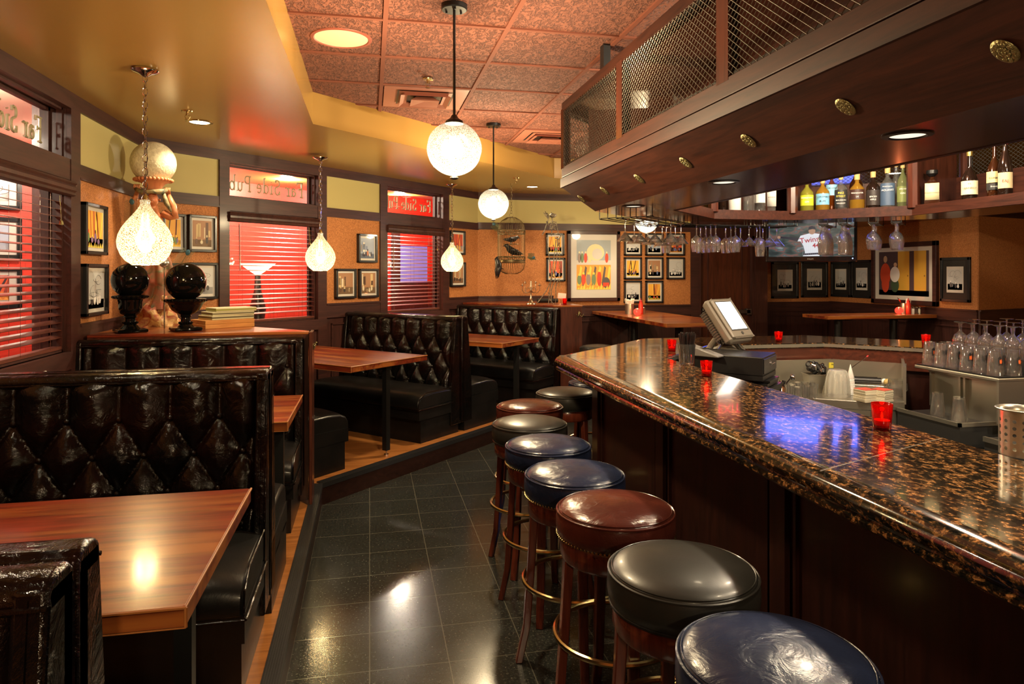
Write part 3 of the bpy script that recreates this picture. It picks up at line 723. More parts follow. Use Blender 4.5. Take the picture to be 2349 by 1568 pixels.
mb.sweep([ring(d, z) for d, z in ((.225, BZ-.14), (.22, BZ-.097), (.26, BZ-.097), (.26, BZ-.14))])
mb.sweep([ring(d, z) for d, z in ((.23, .10), (.23, .22), (.26, .22), (.26, .10))])
for y in (4.10, 3.13, 2.14, 1.15, .16):
    mb.box(1.389, 1.415, y-.045, y+.045, .2, BZ-.1)
    mb.box(1.400, 1.415, y+.075, y+.09, .25, BZ-.16); mb.box(1.400, 1.415, y-.09, y-.075, .25, BZ-.16)
mb.box(1.400, 1.415, .1, 4.15, BZ-.175, BZ-.16); mb.box(1.400, 1.415, .1, 4.15, .25, .265)
mb.build('panel_moulding', m_barwood, bar, smooth=0)
mb = MB(); mb.sweep([ring(d, z) for d, z in ((.585, BZ-.17), (.585, BZ-.035), (.632, BZ-.035), (.632, BZ-.17))]); mb.build('inner_apron', m_wood, bar, smooth=0)
mb = MB(); mb.sweep([ring(d, z) for d, z in ((.634, BZ-.03), (.634, BZ-.006), (.645, BZ-.006), (.645, BZ-.03))]); mb.build('steel_lip', m_steel, bar, smooth=0)
# ------------------------------------------------------------------ wooden canopy over the bar
KH = (1.243, 3.094, 5.14, 8.74, 4.40)
def hr(d, z): return ring(d, z, KH)
KI = [(1.92, YN), (1.92, 4.074), (2.486, 4.64), (3.14, 4.64), (3.70, 4.08), (3.70, YN)]
def ir(d, z):                                            # inner outline, grown towards the wood by d
    return ring(.0, z, (1.92-d, 2.154+1.414*d, 4.64+d, 7.78+1.414*d, 3.70+d))
can = thing('bar_canopy', 'dark mahogany canopy with wire mesh panels hanging over the bar', 'canopy', (0, 0, 0))
mb = MB()
mb.sweep([hr(d, z) for d, z in ((-.004, 2.225), (-.004, 2.292), (.035, 2.292), (.035, 2.225))])
mb.sweep([hr(d, z) for d, z in ((-.004, 2.655), (-.004, 2.715), (.045, 2.715), (.045, 2.655))])
mb.build('outer_rail', m_hood, can, smooth=0, bevel=.003)
mb = MB(); mb.sweep([hr(d, z) for d, z in ((-.012, 2.158), (-.012, 2.216), (.0, 2.222), (.03, 2.222), (.03, 2.158))]); mb.build('cornice_board', m_hood, can, smooth=0)
mb = MB(); mb.sweep([hr(d, z) for d, z in ((.0, 2.158), (.2, 2.0), (.22, 2.012), (.03, 2.17))]); mb.build('sloped_fascia', m_hood, can, smooth=0)
m_sof = wood('soffit_wood', (.020, .010, .008), (.055, .028, .022), 'y', rough=.22, coat=.5)
mb = MB(); mb.sweep([hr(.2, 2.0), ir(0, 2.0), ir(0, 2.014), hr(.2, 2.014)]); mb.build('soffit', m_sof, can, smooth=0)
mb = MB(); mb.sweep([hr(.05, 2.700), ir(.01, 2.700), ir(.01, 2.712), hr(.05, 2.712)]); mb.build('top_board', m_woody, can, smooth=0)
mb = MB()
mb.sweep([ir(d, z) for d, z in ((-.012, 1.998), (-.012, 2.066), (.012, 2.066), (.012, 1.998))])
mb.sweep([ir(d, z) for d, z in ((-.012, 2.62), (-.012, 2.70), (.012, 2.70), (.012, 2.62))])
mb.build('inner_rail', m_hood, can, smooth=0)
mb = MB(); mb.sweep([ir(.01, 2.045), hr(.165, 2.045), hr(.165, 2.06), ir(.01, 2.06)]); mb.sweep([hr(d, z) for d, z in ((.150, 2.045), (.150, 2.30), (.165, 2.30), (.165, 2.045))]); mb.build('shelf_board', m_hood, can, smooth=0); MB().box(1.85, 1.87, YN, 4.03, 2.06, 2.64).build('inner_back_panel', m_woody, can, smooth=0)
for y in (3.28, 2.245, 1.21, .17, -.86): MB().box(1.238, 1.285, y-.042, y+.042, 2.28, 2.67).build('outer_post', m_woodz, can, smooth=0)
for p_ in hr(.022, 0)[1:5]: MB().cyl(p_[0], p_[1], 2.28, 2.67, .034, 8).build('outer_post', m_woodz, can, smooth=0)
for p_ in ir(.0, 0)[1:5]: MB().cyl(p_[0], p_[1], 2.05, 2.64, .04, 8).build('inner_post', m_woodz, can, smooth=0)
for y in (3.0, 1.9, .8):
    for xx in (1.90, 3.69): MB().box(xx, xx+.03, y-.03, y+.03, 2.05, 2.64).build('inner_post', m_woodz, can, smooth=0)
dvs = []                                                 # boards that divide the bottle shelf
for p, q in list(zip(ir(.03, 0), hr(.16, 0)))[1:5]:
    v = Vector((q[0]-p[0], q[1]-p[1], 0)); M = Matrix.Translation((p[0], p[1], 0)) @ Matrix.Rotation(math.atan2(v.y, v.x), 4, 'Z')
    MB().box(0, v.length, -.012, .012, 2.06, 2.66, M).build('shelf_divider', m_woodz, can, smooth=0)
MB().box(1.27, 1.31, 3.60, 3.66, 2.70, 2.87).build('ceiling_bracket', m_blk, can, smooth=0)
m_mesh = mat('wire_mesh_metal', (.22, .20, .16), .4, .9)
def meshpanel(p, q, z0, z1, par, d=.012):
    v = Vector((q[0]-p[0], q[1]-p[1], 0)); W = v.length; H = z1-z0
    M = Matrix.Translation((p[0], p[1], z0)) @ Matrix.Rotation(math.atan2(v.y, v.x), 4, 'Z')
    mb = MB(); dw, dh = .037, .028; sl = dh/dw
    for sgn in (1, -1):
        n = int((W+H/sl)/dw)+1
        for i in range(n+1):
            c = i*dw-(H/sl if sgn > 0 else 0)              # line starts at x=c on z=0 and climbs to the right (left)
            x0, x1 = c, c+sgn*H/sl; a, b = (x0, 0), (x1, H)
            def clip(a, b):
                pts = []
                for (xa, za), (xb, zb) in (((a), (b)),):
                    t0, t1 = 0, 1
                    for lo, hi, A, B in ((0, W, xa, xb),):
                        if A == B: continue
                        ta, tb = (lo-A)/(B-A), (hi-A)/(B-A)
                        t0, t1 = max(t0, min(ta, tb)), min(t1, max(ta, tb))
                    if t1-t0 > .01: pts = [(xa+(xb-xa)*t, zb*t) for t in (t0, t1)]
                return pts
            for s in [clip(a, b)]:
                if s: mb.tube([(s[0][0], d+sgn*.0012, s[0][1]), (s[1][0], d+sgn*.0012, s[1][1])], .0017, 4, M=M)
    o = mb.build('mesh_panel', m_mesh, par, smooth=0)
    fr = MB()
    for a0, a1, b0, b1 in ((0, W, 0, .016), (0, W, H-.012, H), (0, .014, 0, H), (W-.014, W, 0, H)): fr.box(a0, a1, .0, .016, b0, b1, M)
    fr.build('mesh_frame', m_blk, par, smooth=0)
O_ = [(p[0], p[1]) for p in hr(.008, 0)]
ys = [4.30, 3.322, 3.238, 2.287, 2.203, 1.252, 1.168, .212, .128, -.9]
for i in range(0, 10, 2): meshpanel((1.251, ys[i]), (1.251, ys[i+1]), 2.29, 2.66, can, -.012)
for i in (1, 2, 3): meshpanel(O_[i], O_[i+1], 2.29, 2.66, can, -.012)
for a, b in ((4.30, 3.2), (3.16, 2.1)): meshpanel((4.392, a), (4.392, b), 2.29, 2.66, can, -.012)
# brass medallions on the sloped fascia
proto = None
mb = MB(); mb.lathe([(.0, .004), (.02, .004), (.0235, .008), (.027, .0045), (.0285, 0)], 28)
for i in range(10):
    a = 2*PI*i/10; mb.ball((.019*math.cos(a), .019*math.sin(a), .006), .0065, 8, sc=(1, 1, .8)); mb.ball((.0095*math.cos(a+.3), .0095*math.sin(a+.3), .008), .0042, 8)
mb.ball((0, 0, .009), .006, 8)
sl = math.atan2(.158, .2)
for i, Y in enumerate((1.472, 1.966, 2.469, 2.96, 3.47, 3.98, 4.41)):
    x = 1.243+.1; y = -((x-Y*ST)/CT)*ST+Y*CT; X0 = x/CT; yy = (Y-x*ST)/CT
    if proto is None: proto = mb.build('medallion', m_abrass, can); o = proto
    else: o = proto.copy(); COL.objects.link(o)
    o.location = (x-.002, yy, 2.079-.0025); o.rotation_euler = (0, PI-(-sl)+0, 0); o.scale = (1.2, .95, .55)
    o.rotation_euler = (0, -(PI-sl), 0)
# downlights
def downlight(x, y, z, label, r=.055, par_group='round downlights', e=25, ringm=None, on=True, lens=None, spot=110):
    t = thing('downlight', label, 'light', (x, y, z), 0, par_group)
    MB().lathe([(r, -.001), (r+.004, -.006), (r+.02, -.004), (r+.022, 0), (r, .001)], 36, cap=False).build('trim_ring', ringm or m_brass, t)
    MB().lathe([(0, -.0015), (r, -.0015), (r, -.0005), (0, -.0005)], 32, cap=False).build('lens', lens or m_disc, t)
    if on: lamp('downlight_lamp', 'SPOT', (0, 0, -.012), e, size=r*.8, spot=spot, parent=t)
    return t
m_disc3 = mat('soft_lens', (.8, .78, .7), emis=(1, .88, .68), es=.75)
# ------------------------------------------------------------------ lamps
for y, e, lab in ((1.30, 34, 'canopy downlight largest in view, above the granite counter'), (2.757, 22, 'canopy downlight halfway along the sloped wooden fascia'), (3.86, 22, 'canopy downlight near the tip of the canopy by the martini glasses')):
    pass
for u, v, lab in ((2055, 308, 'canopy downlight largest in view, above the granite counter'), (1657, 417, 'canopy downlight halfway along the sloped wooden fascia'), (1453, 472, 'canopy downlight near the canopy tip, by the martini glasses')):
    x, y = G(u, v, 2.0); downlight(max(x, 1.53), y, 2.0, lab, .047, e=22, ringm=m_blk, lens=m_disc3)
downlight(1.6, .55, 2.0, 'canopy downlight over the near end of the bar', .047, e=30, ringm=m_blk)
x, y = G(458, 280, 2.645); downlight(x, y, 2.645, 'lit downlight in the ochre ceiling between the two nearest hanging lamps', .065, e=45)
x, y = G(1221, 428, 2.645); downlight(x, y, 2.645, 'lit downlight in the ochre ceiling above the birdcage', .065, e=45)
downlight(-1.15, 2.2, 2.645, 'downlight in the ochre ceiling above the nearest red table', .065, e=45)
downlight(3.3, 8.0, 2.645, 'downlight in the ochre ceiling above the high table by the small framed prints', .065, e=45)
downlight(6.2, 7.3, 2.25, 'small downlight in the wooden soffit above the wide doors picture', .055, e=26, ringm=m_brass)
x, y = G(2268, 482, 2.25); downlight(x, y, 2.25, 'unlit small downlight in the wooden soffit, far right', .055, e=5, ringm=m_brass, lens=m_disc2)
x, y = D(783, 1.27*FPX/537); downlight(x, y, 2.87, 'wide pale yellow round speaker lens in the terracotta ceiling', .142, ringm=mat('terracotta_ring', (.3, .08, .05), .5), on=False, lens=mat('glowing_speaker_cloth', (.62, .56, .33), .6, emis=(1, .85, .5), es=.12), par_group='round ceiling fittings')  # faint glow added to the speaker cloth, which is no lamp
downlight(5.6, 3.5, 2.645, 'added downlight in the ochre ceiling right of the bar', .065, e=120); downlight(5.4, 6.2, 2.645, 'added downlight in the ochre ceiling before the right wall', .065, e=120)  # both added to brighten the right-hand walls
for i, yy in enumerate((.8, 2.2, 3.5)): downlight(2.75, yy, 2.87, 'added hidden downlight over the bar well, '+('nearest', 'middle', 'farthest')[i], .065, par_group='added bar well downlights', on=False); lamp('added_bar_well_lamp', 'POINT', (2.75, yy, 2.78), 100, (1, .84, .6), .06)  # added out of sight above the canopy to light bottles and steel
downlight(-1.1, .2, 2.645, 'added downlight in the ochre ceiling behind the viewer on the booth side', .065, e=70)  # added behind the camera as fill light
# globe pendants on black rods
def globe(x, y, zc, label):
    t = thing('globe_pendant', label, 'pendant lamp', (x, y, zc), 0, 'etched globe pendants')
    R0 = .132
    def fn(u, v):
        th = 2*PI*u; ph = PI*v
        # faceted lobes pressed into the glass
        k = 1 + .055*(abs(math.sin(4*th+2*ph))*abs(math.sin(4*th-2*ph)))**.5*math.sin(ph)**.6
        return (R0*k*.95*math.sin(ph)*math.cos(th), R0*k*.95*math.sin(ph)*math.sin(th), -R0*.97*math.cos(ph))
    mb = MB(); mb.grid(fn, 96, 40); o = mb.build('glass_globe', m_globe, t, smooth=180)
    lamp('globe_bulb', 'POINT', (0, 0, -.01), 140, (1, .83, .58), .06, parent=t)
    MB().lathe([(.0, -.128), (.018, -.132), (.022, -.140), (.010, -.146), (0, -.146)], 16).build('finial', m_blk, t)
    MB().lathe([(.045, .118), (.04, .132), (.02, .145), (.012, .16)], 20).build('cap', m_blk, t)
    MB().cyl(0, 0, .14, 2.86-zc, .0065, 10).build('rod', m_blk, t)
    mb = MB(); mb.lathe([(.0, 2.845-zc), (.058, 2.845-zc), (.062, 2.850-zc), (.062, 2.872-zc), (0, 2.872-zc)], 32, cap=False)
    for a in (.5, 2.6, 4.7): mb.cyl(.04*math.cos(a), .04*math.sin(a), 2.836-zc, 2.846-zc, .005, 8)
    mb.build('canopy_plate', m_blk, t)
    return t
x, y = D(1042, 3.244); GL1 = globe(x, y, 2.188, 'larger bright etched glass globe pendant on black rod')
kids_note(GL1)
def globe_at(x, y, label):
    o = dup(GL1, (x, y, 2.188), 0, label); return o
x, y = D(1132, 5.83); globe_at(x, y, 'smaller looking etched globe pendant left of the birdcage')
x, y = D(1483, 7.9); gb = globe_at(x, y, 'globe pendant seen behind the hanging martini glasses')
for c_ in gb.children:
    if c_.type == 'LIGHT': c_.data = c_.data.copy(); c_.data.energy = 55
globe_at(.3, -1.6, 'added unseen globe pendant over the rear of the aisle')  # extra pendant added behind the camera for fill light
globe_at(5.2, 1.0, 'added unseen globe pendant to the right of the bar')  # extra pendant added out of view to fill the right side
# teardrop pendants on chains
def chain(mb, x, y, z0, z1, lw=.012, lh=.022, r=.0021, wob=0):
    n = max(2, int((z0-z1)/(lh*1.55))); 
    for i in range(n):
        z = z0-(i+.5)*(z0-z1)/n; ph = (i % 2)*PI/2
        pts = [(x+wob*math.sin(i*.5)+math.cos(a)*lw*math.cos(ph), y+math.cos(a)*lw*math.sin(ph), z+math.sin(a)*lh) for a in [2*PI*j/10 for j in range(10)]]
        mb.tube(pts, r, 5, True)
def tear(x, y, zb, label, s=1.0):
    t = thing('teardrop_pendant', label, 'pendant lamp', (x, y, zb), 0, 'mottled teardrop pendants')
    pr = [(.062, 0), (.066, .006), (.09, .022), (.112, .052), (.127, .09), (.130, .12), (.124, .155), (.108, .19), (.086, .222), (.062, .252), (.042, .278), (.028, .300), (.022, .318), (.026, .328), (.020, .336)]
    pr = [(a*s, b*s) for a, b in pr]
    MB().lathe(pr, 40, cap=False).build('glass_shade', m_drop, t, smooth=180)
    lamp('teardrop_bulb', 'POINT', (0, 0, .095*s), 38, (1, .78, .48), .042, parent=t)
    mb = MB(); mb.ball((0, 0, .095*s), .030*s, 20, sc=(1, 1, 1.1)); mb.build('bulb', m_bulb, t)
    MB().lathe([(.0, .13*s), (.018, .13*s), (.018, .17*s), (.008, .175*s), (.008, .33*s), (.022*s, .332*s), (.016, .35*s), (.006, .365*s), (0, .366*s)], 16, cap=False).build('socket', m_chrome, t)
    mb = MB(); top = 2.645-zb
    chain(mb, 0, 0, top-.03, .36*s); mb.tube([(math.sin(z*14)*.007, math.cos(z*11)*.007, z) for z in [(.36*s)+(top-.03-.36*s)*i/24 for i in range(25)]], .0016, 5)
    mb.build('chain', m_chrome, t)
    mb = MB(); mb.lathe([(.0, top-.045), (.012, top-.04), (.03, top-.028), (.055, top-.02), (.066, top-.010), (.062, top), (0, top)], 32, cap=False); mb.build('canopy_plate', m_chrome, t)
    return t
x, y = D(333, 3.504); TD = tear(x, y, 1.638, 'largest mottled teardrop pendant, hanging in front of the statue'); kids_note(TD)
x, y = D(735, 6.017); dup(TD, (x, y, 1.615), 0, 'middle teardrop pendant between the two farther windows')
x, y = D(1037, 7.83); dup(TD, (x, y, 1.612), 0, 'farthest teardrop pendant below the larger glass globe')
for x, y in [(o.location.x, o.location.y) for o in bpy.data.objects if o.name.startswith('teardrop_pendant')]:
    pass
# corridor lights behind the windows
for (x, y), lb in zip(((-2.6, 2.6), (-2.55, 4.6), (-2.3, 6.4), (-.9, 8.0), (.4, 9.3)), ('beyond the near window frame', 'mirrored in the near transom', 'behind the corner of the room', 'behind the middle window', 'behind the farther window')):
    t = downlight(x, y, 2.75, 'corridor ceiling downlight '+lb, .06, par_group='corridor downlights', on=False); lamp('corridor_lamp', 'POINT', (0, 0, -.12), 140 if y > 7 else 50, (1, .86, .66), .06, parent=t)
def sprinkler(x, y, z, label):
    t = thing('sprinkler', label, 'sprinkler', (x, y, z), 0, 'fire sprinklers')
    MB().lathe([(0, 0), (.036, 0), (.034, -.006), (.012, -.008)], 24).build('escutcheon', m_brass, t)
    mb = MB(); mb.cyl(0, 0, -.03, 0, .009, 12)
    for s in (-1, 1): mb.tube([(s*.008, 0, -.02), (s*.016, 0, -.035), (s*.010, 0, -.05), (0, 0, -.055)], .002, 6)
    mb.lathe([(0, -.056), (.017, -.056), (.017, -.059), (0, -.059)], 12, cap=False); mb.build('head', m_brass, t)
x, y = D(430, 4.42); sprinkler(x, y, 2.645, 'brass sprinkler beside the lit downlight in the ochre ceiling')
x, y = D(982, 4.45); sprinkler(x, y, 2.862, 'brass sprinkler in the terracotta ceiling above the square vent')
x, y = D(1184, 7.54); sprinkler(x, y, 2.645, 'small sprinkler in the ochre ceiling above the birdcage chain')
def vent(x, y, label):
    t = thing('ceiling_vent', label, 'vent', (x, y, 2.862), 0, 'square ceiling vents')
    mt = mat('terracotta_metal', (.34, .12, .075), .45)
    mb = MB(); s = .29
    for a, b, z0, z1 in ((.29, .20, 0, -.002), (.185, .125, -.0, -.03)):
        for q in range(4):
            M = Matrix.Rotation(q*PI/2, 4, 'Z'); mb.quad((-a, -a, z0-.002), (a, -a, z0-.002), (b, -b, z1+.02 if z1 < -.01 else .0), (-b, -b, z1+.02 if z1 < -.01 else .0), M)
    for q in range(4):
        M = Matrix.Rotation(q*PI/2, 4, 'Z')
        mb.quad((-.20, -.20, .0), (.20, -.20, .0), (.155, -.155, .035), (-.155, -.155, .035), M)
        mb.quad((-.175, -.175, -.028), (.175, -.175, -.028), (.12, -.12, .01), (-.12, -.12, .01), M)
        mb.quad((-.10, -.10, -.040), (.10, -.10, -.040), (0, 0, -.024), (0, 0, -.024), M)
        mb.quad((-.10, -.10, -.040), (.10, -.10, -.040), (.06, -.06, -.004), (-.06, -.06, -.004), M)
    mb.build('louvre', mt, t, smooth=0)
    mb = MB(); mb.box(-.2, .2, -.2, .2, .0015, .003); mb.build('dark_throat', m_blk, t, smooth=0)
vent(.388, 4.974, 'square terracotta air vent in front of the large globe rod')
vent(1.632, 6.174, 'square terracotta air vent partly behind the canopy edge')
# ------------------------------------------------------------------ framed pictures (plain colour compositions under glass)
PAL = {
 'fire': [(.75, .38, .05), (.85, .60, .08), (.45, .10, .03), (.06, .03, .02), (.10, .22, .10), (.55, .05, .03), (.2, .12, .25)],
 'room': [(.36, .19, .10), (.60, .46, .24), (.12, .06, .04), (.04, .03, .03), (.30, .22, .14), (.65, .58, .42), (.10, .14, .28)],
 'grey': [(.52, .54, .55), (.70, .71, .70), (.22, .23, .24), (.05, .05, .06), (.38, .40, .42), (.8, .8, .8), (.12, .12, .13)],
 'blue': [(.35, .42, .55), (.62, .66, .70), (.45, .30, .20), (.05, .05, .08), (.20, .26, .40), (.75, .72, .65), (.5, .2, .1)],
 'red': [(.62, .10, .04), (.78, .35, .08), (.25, .05, .04), (.05, .03, .04), (.60, .60, .62), (.75, .45, .12), (.12, .14, .35)]}
def art(w, h, style, rnd, y):
    """flat composition w x h centred on the origin in the xz plane"""
    mb = MB(); P = PAL[style]; d = .0004
    def rect(x0, x1, z0, z1, c, k=1): mb.quad((x0, y-d*k, z0), (x1, y-d*k, z0), (x1, y-d*k, z1), (x0, y-d*k, z1), mi=c)
    rect(-w/2, w/2, -h/2, h/2, 0)
    def blob(cx, cz, rx, rz, c, k): mb.poly([(max(-w/2, min(w/2, cx+rx*math.cos(a))), y-d*k, max(-h/2, min(h/2, cz+rz*math.sin(a)))) for a in [2*PI*i/14 for i in range(14)]], mi=c)
    rect(-w/2, w/2, -h/2, -h/2+h*rnd.uniform(.2, .35), rnd.choice((1, 4)), 1)
    if style in ('fire', 'red'):
        for i in range(7):                                   # arches / streaks
            x = w*rnd.uniform(-.5, .4); ww = w*rnd.uniform(.03, .09); t = rnd.uniform(-.15, .2)*w
            mb.poly([(max(-w/2, x), y-2*d, -h*.2), (min(w/2, x+ww), y-2*d, -h*.2), (max(-w/2, min(w/2, x+ww+t)), y-2*d, h/2), (max(-w/2, min(w/2, x+t)), y-2*d, h/2)], mi=rnd.choice((1, 2, 2, 3)))
    elif style in ('room', 'blue'):
        for i in range(5):
            x = w*rnd.uniform(-.48, .3); rect(x, x+w*rnd.uniform(.05, .18), -h*rnd.uniform(.05, .25), h*rnd.uniform(.1, .48), rnd.choice((1, 2, 4, 5)), 2)
    else:
        for i in range(6):
            pts = arc(w*rnd.uniform(-.3, .3), h*rnd.uniform(-.3, .3), w*rnd.uniform(.1, .3), h*rnd.uniform(.05, .2), rnd.uniform(0, 200), rnd.uniform(220, 400), 10)
            pts = [(max(-w/2, min(w/2, a)), y-2*d, max(-h/2, min(h/2, b))) for a, b in pts]; mb.tube(pts, w*.006, 4, mi=2)
    n = rnd.randint(3, 6)
    for i in range(n):                                       # rounded figures standing about
        cx = w*(-.38+.76*(i+.5*rnd.random())/n); hh = h*rnd.uniform(.16, .34); zb = -h*rnd.uniform(.36, .44); c = rnd.choice((3, 5, 6, 2, 4))
        blob(cx, zb+hh*.42, w*.07, hh*.42, c, 3); blob(cx, zb+hh*.92, w*.035, hh*.16, rnd.choice((1, 5, 3)), 4)
    if style in ('fire', 'red'):
        for i in range(9): x = -w/2+w*i/9; mb.poly([(x, y-5*d, -h/2), (x+w/9, y-5*d, -h/2), (x+w*.5/9+w*.02*rnd.uniform(-1, 1), y-5*d, -h/2+h*rnd.uniform(.06, .16))], mi=1)
    return mb, [fc(c) for c in P]
m_fblk = mat('black_frame_lacquer', (.012, .014, .017), .3, coat=.3)
m_mount = mat('white_mount_board', (.58, .56, .52), .5, coat=.6, cr=.03)
m_mountb = mat('black_mount_board', (.012, .012, .012), .45, coat=.5, cr=.03)
def picture(W, u0, u1, v0, v1, style, label, group=None, fw=.022, border=.018, dep=.045, mount=None, frame=None, wide=0, seed=None, custom=None, name='framed_picture'):
    a0, Y0 = W.A(u0); a1, Y1 = W.A(u1); Y = (Y0+Y1)/2
    z1, z0 = ZZ(v0, Y), ZZ(v1, Y); ac, zc = (a0+a1)/2, (z0+z1)/2
    w, h = abs(a1-a0), z1-z0; x, y = W.P(ac, .001)
    t = thing(name, label, 'picture', (x, y, zc), W.a, group)
    mb = MB()
    for q in ((-w/2, w/2, -h/2, -h/2+fw), (-w/2, w/2, h/2-fw, h/2), (-w/2, -w/2+fw, -h/2, h/2), (w/2-fw, w/2, -h/2, h/2)): mb.cbox(q[0], q[1], -dep, 0, q[2], q[3], .003)
    mb.build('frame', frame or m_fblk, t, smooth=0)
    mo = MB().box(-w/2+fw*.8, w/2-fw*.8, -dep*.55, -.003, -h/2+fw*.8, h/2-fw*.8).build('mount', mount or m_mount, t, smooth=0)
    iw, ih = w-2*fw-2*border, h-2*fw-2*border*(1.25 if not wide else 1)
    rnd = random.Random(seed if seed is not None else int(u0*7+v0))
    if custom: custom(mo, w-2*fw, h-2*fw, -dep*.55)
    elif wide:                                               # small print in a broad black mount
        pw, ph = w*wide, h*wide*1.05
        MB().box(-pw/2, pw/2, -dep*.55-.002, -dep*.5, -ph/2, ph/2).build('print_paper', m_mount, mo, smooth=0)
        b, ms = art(pw*.86, ph*.78, style, rnd, -dep*.55-.0025); b.build('print', ms, mo, smooth=0)
    else:
        b, ms = art(iw, ih, style, rnd, -dep*.55-.0006); b.build('print', ms, mo, smooth=0)
    return t
gA, gB, gM, gC, gG, gF = 'prints on the left wall', 'prints beside the statue', 'prints between the far windows', 'prints by the skeleton', 'grid of small prints', 'black framed cartoons under the television'
picture(WA, 180, 231, 468, 584, 'fire', 'black framed orange print on the left wall, upper of two', gA)
picture(WA, 181, 233, 605, 723, 'grey', 'black framed grey drawing on the left wall, lower of two', gA)
picture(WB, 365, 421, 490, 578, 'fire', 'orange print half hidden behind the hanging teardrop shade', gB)
picture(WB, 427, 491, 494, 578, 'room', 'print with tan bookcase tones, upper right beside the first pier', gB)
picture(WB, 365, 422, 603, 685, 'fire', 'dark print mostly hidden behind the right black ball urn and feathers', gB)
picture(WB, 428, 494, 602, 686, 'grey', 'pale grey drawing behind the right black ball urn', gB)
picture(WB, 817, 860, 537, 602, 'blue', 'small bluish print between the far windows, top of three', gM)
picture(WB, 765, 812, 616, 684, 'room', 'small brown print between the far windows, lower left of three', gM)
picture(WB, 819, 863, 616, 682, 'room', 'small brown print between the far windows, lower right of three', gM, seed=5)
picture(WB, 1030, 1062, 529, 584, 'red', 'small red print behind the farthest teardrop shade, upper', gC)
picture(WB, 1030, 1063, 601, 657, 'room', 'small dark print below the farthest teardrop shade', gC, seed=9)
picture(WC, 1251, 1293, 535, 586, 'fire', 'small fiery print behind the skeleton, upper of two', gC)
picture(WC, 1252, 1295, 591, 645, 'red', 'small multicoloured print behind the skeleton, lower of two', gC)
def big_poster(t, w, h, y):
    m = [fc(c, coat=.8) for c in ((.34, .40, .44), (.75, .66, .38), (.60, .58, .54), (.80, .34, .05), (.10, .09, .09), (.62, .07, .03), (.16, .24, .12), (.82, .62, .10), (.28, .22, .2))]
    mb = MB(); W, H = w*.74, h*.78; d = .0005; oz = h*.02
    def q(x0, x1, z0, z1, c, k=1): mb.quad((x0*W, y-d*k, z0*H+oz), (x1*W, y-d*k, z0*H+oz), (x1*W, y-d*k, z1*H+oz), (x0*W, y-d*k, z1*H+oz), mi=c)
    def bl(cx, cz, rx, rz, c, k=3): mb.poly([(max(-.5, min(.5, cx+rx*math.cos(a)))*W, y-d*k, max(-.5, min(.5, cz+rz*math.sin(a)))*H+oz) for a in [2*PI*i/16 for i in range(16)]], mi=c)
    q(-.5, .5, .0, .5, 0); bl(.05, .25, .26, .17, 1, 2); bl(.1, .22, .15, .11, 2, 3); q(-.5, .5, .0, .09, 2, 3)
    q(-.5, .5, -.5, 0, 3)
    for i in range(7): x = -.48+.14*i; mb.poly([(x*W, y-2*d, -.42*H+oz), ((x+.07)*W, y-2*d, -.42*H+oz), (min(.5, x+.14)*W, y-2*d, -.06*H+oz), (min(.5, x+.09)*W, y-2*d, -.02*H+oz)], mi=4 if i % 2 else 7)
    for cx, c, hh in ((-.42, 6, .10), (-.3, 5, .12), (-.16, 8, .12), (-.0, 6, .12), (.16, 5, .16)): bl(cx, -.33+hh*.3, .065, hh, c, 4); bl(cx, -.33+hh*1.3, .03, .025, 7, 5)
    bl(.36, -.36, .12, .11, 4, 4); q(.27, .45, -.44, -.36, 5, 6)
    for i in range(12): x = -.5+i/12.; mb.poly([(x*W, y-7*d, -.5*H+oz), ((x+1/12.)*W, y-7*d, -.5*H+oz), ((x+.07)*W, y-7*d, (-.5+.05+.04*(i % 3))*H+oz)], mi=7)
    for cx, c in ((-.42, 8), (-.34, 6), (-.24, 5), (-.12, 1), (.38, 5)): bl(cx, .14, .05, .1, c, 4); bl(cx, .25, .022, .022, 1, 5)
    mb.build('print', m, t, smooth=0)
picture(WC, 1300, 1420, 530, 690, 'fire', 'large poster in brown frame with sunny upper half and fiery lower half', None, fw=.045, dep=.05, frame=m_framex, custom=big_poster)
cols = ((1430, 1470), (1479, 1519), (1528, 1568)); rows = ((535, 586), (590, 640), (643.5, 694))
lab = [['pale print under the martini glasses, left column top', 'print under the martini glasses, middle column top', 'reddish print under the martini glasses, right column top'],
       ['orange print in the left column of the grid, middle row', 'greyish print with yellow doorway tones in the grid centre', 'grey print at the right end of the grid, middle row'],
       ['pale grey print above the napkin caddy', 'yellow and dark print right of the red squeeze bottle']]
sty = [['grey', 'blue', 'red'], ['fire', 'room', 'grey'], ['grey', 'fire']]
for r in range(3):
    for c in range(3):
        if r == 2 and c == 2: continue
        picture(WC, cols[c][0], cols[c][1], rows[r][0], rows[r][1], sty[r][c], lab[r][c], gG, seed=40+r*3+c)
for W, a, b, c, d, l, sd in ((WE, 1768, 1830, 601, 684, 'broad black framed small drawing, nearest the door', 1), (WE, 1836, 1897, 599, 681.5, 'broad black framed small drawing, second from the door', 2),
                      (WFF, 1909, 1954, 600, 680.5, 'broad black framed small drawing just right of the wall corner', 3), (WFF, 1956, 2003, 596, 683, 'broad black framed drawing touching the wide doors picture', 4),
                      (WFF, 2160, 2229, 590, 692, 'broad black framed drawing alone right of the wide doors picture', 5)):
    picture(W, a, b, c, d, 'grey', l, gF, fw=.035, dep=.03, mount=m_mountb, wide=.56, seed=sd)
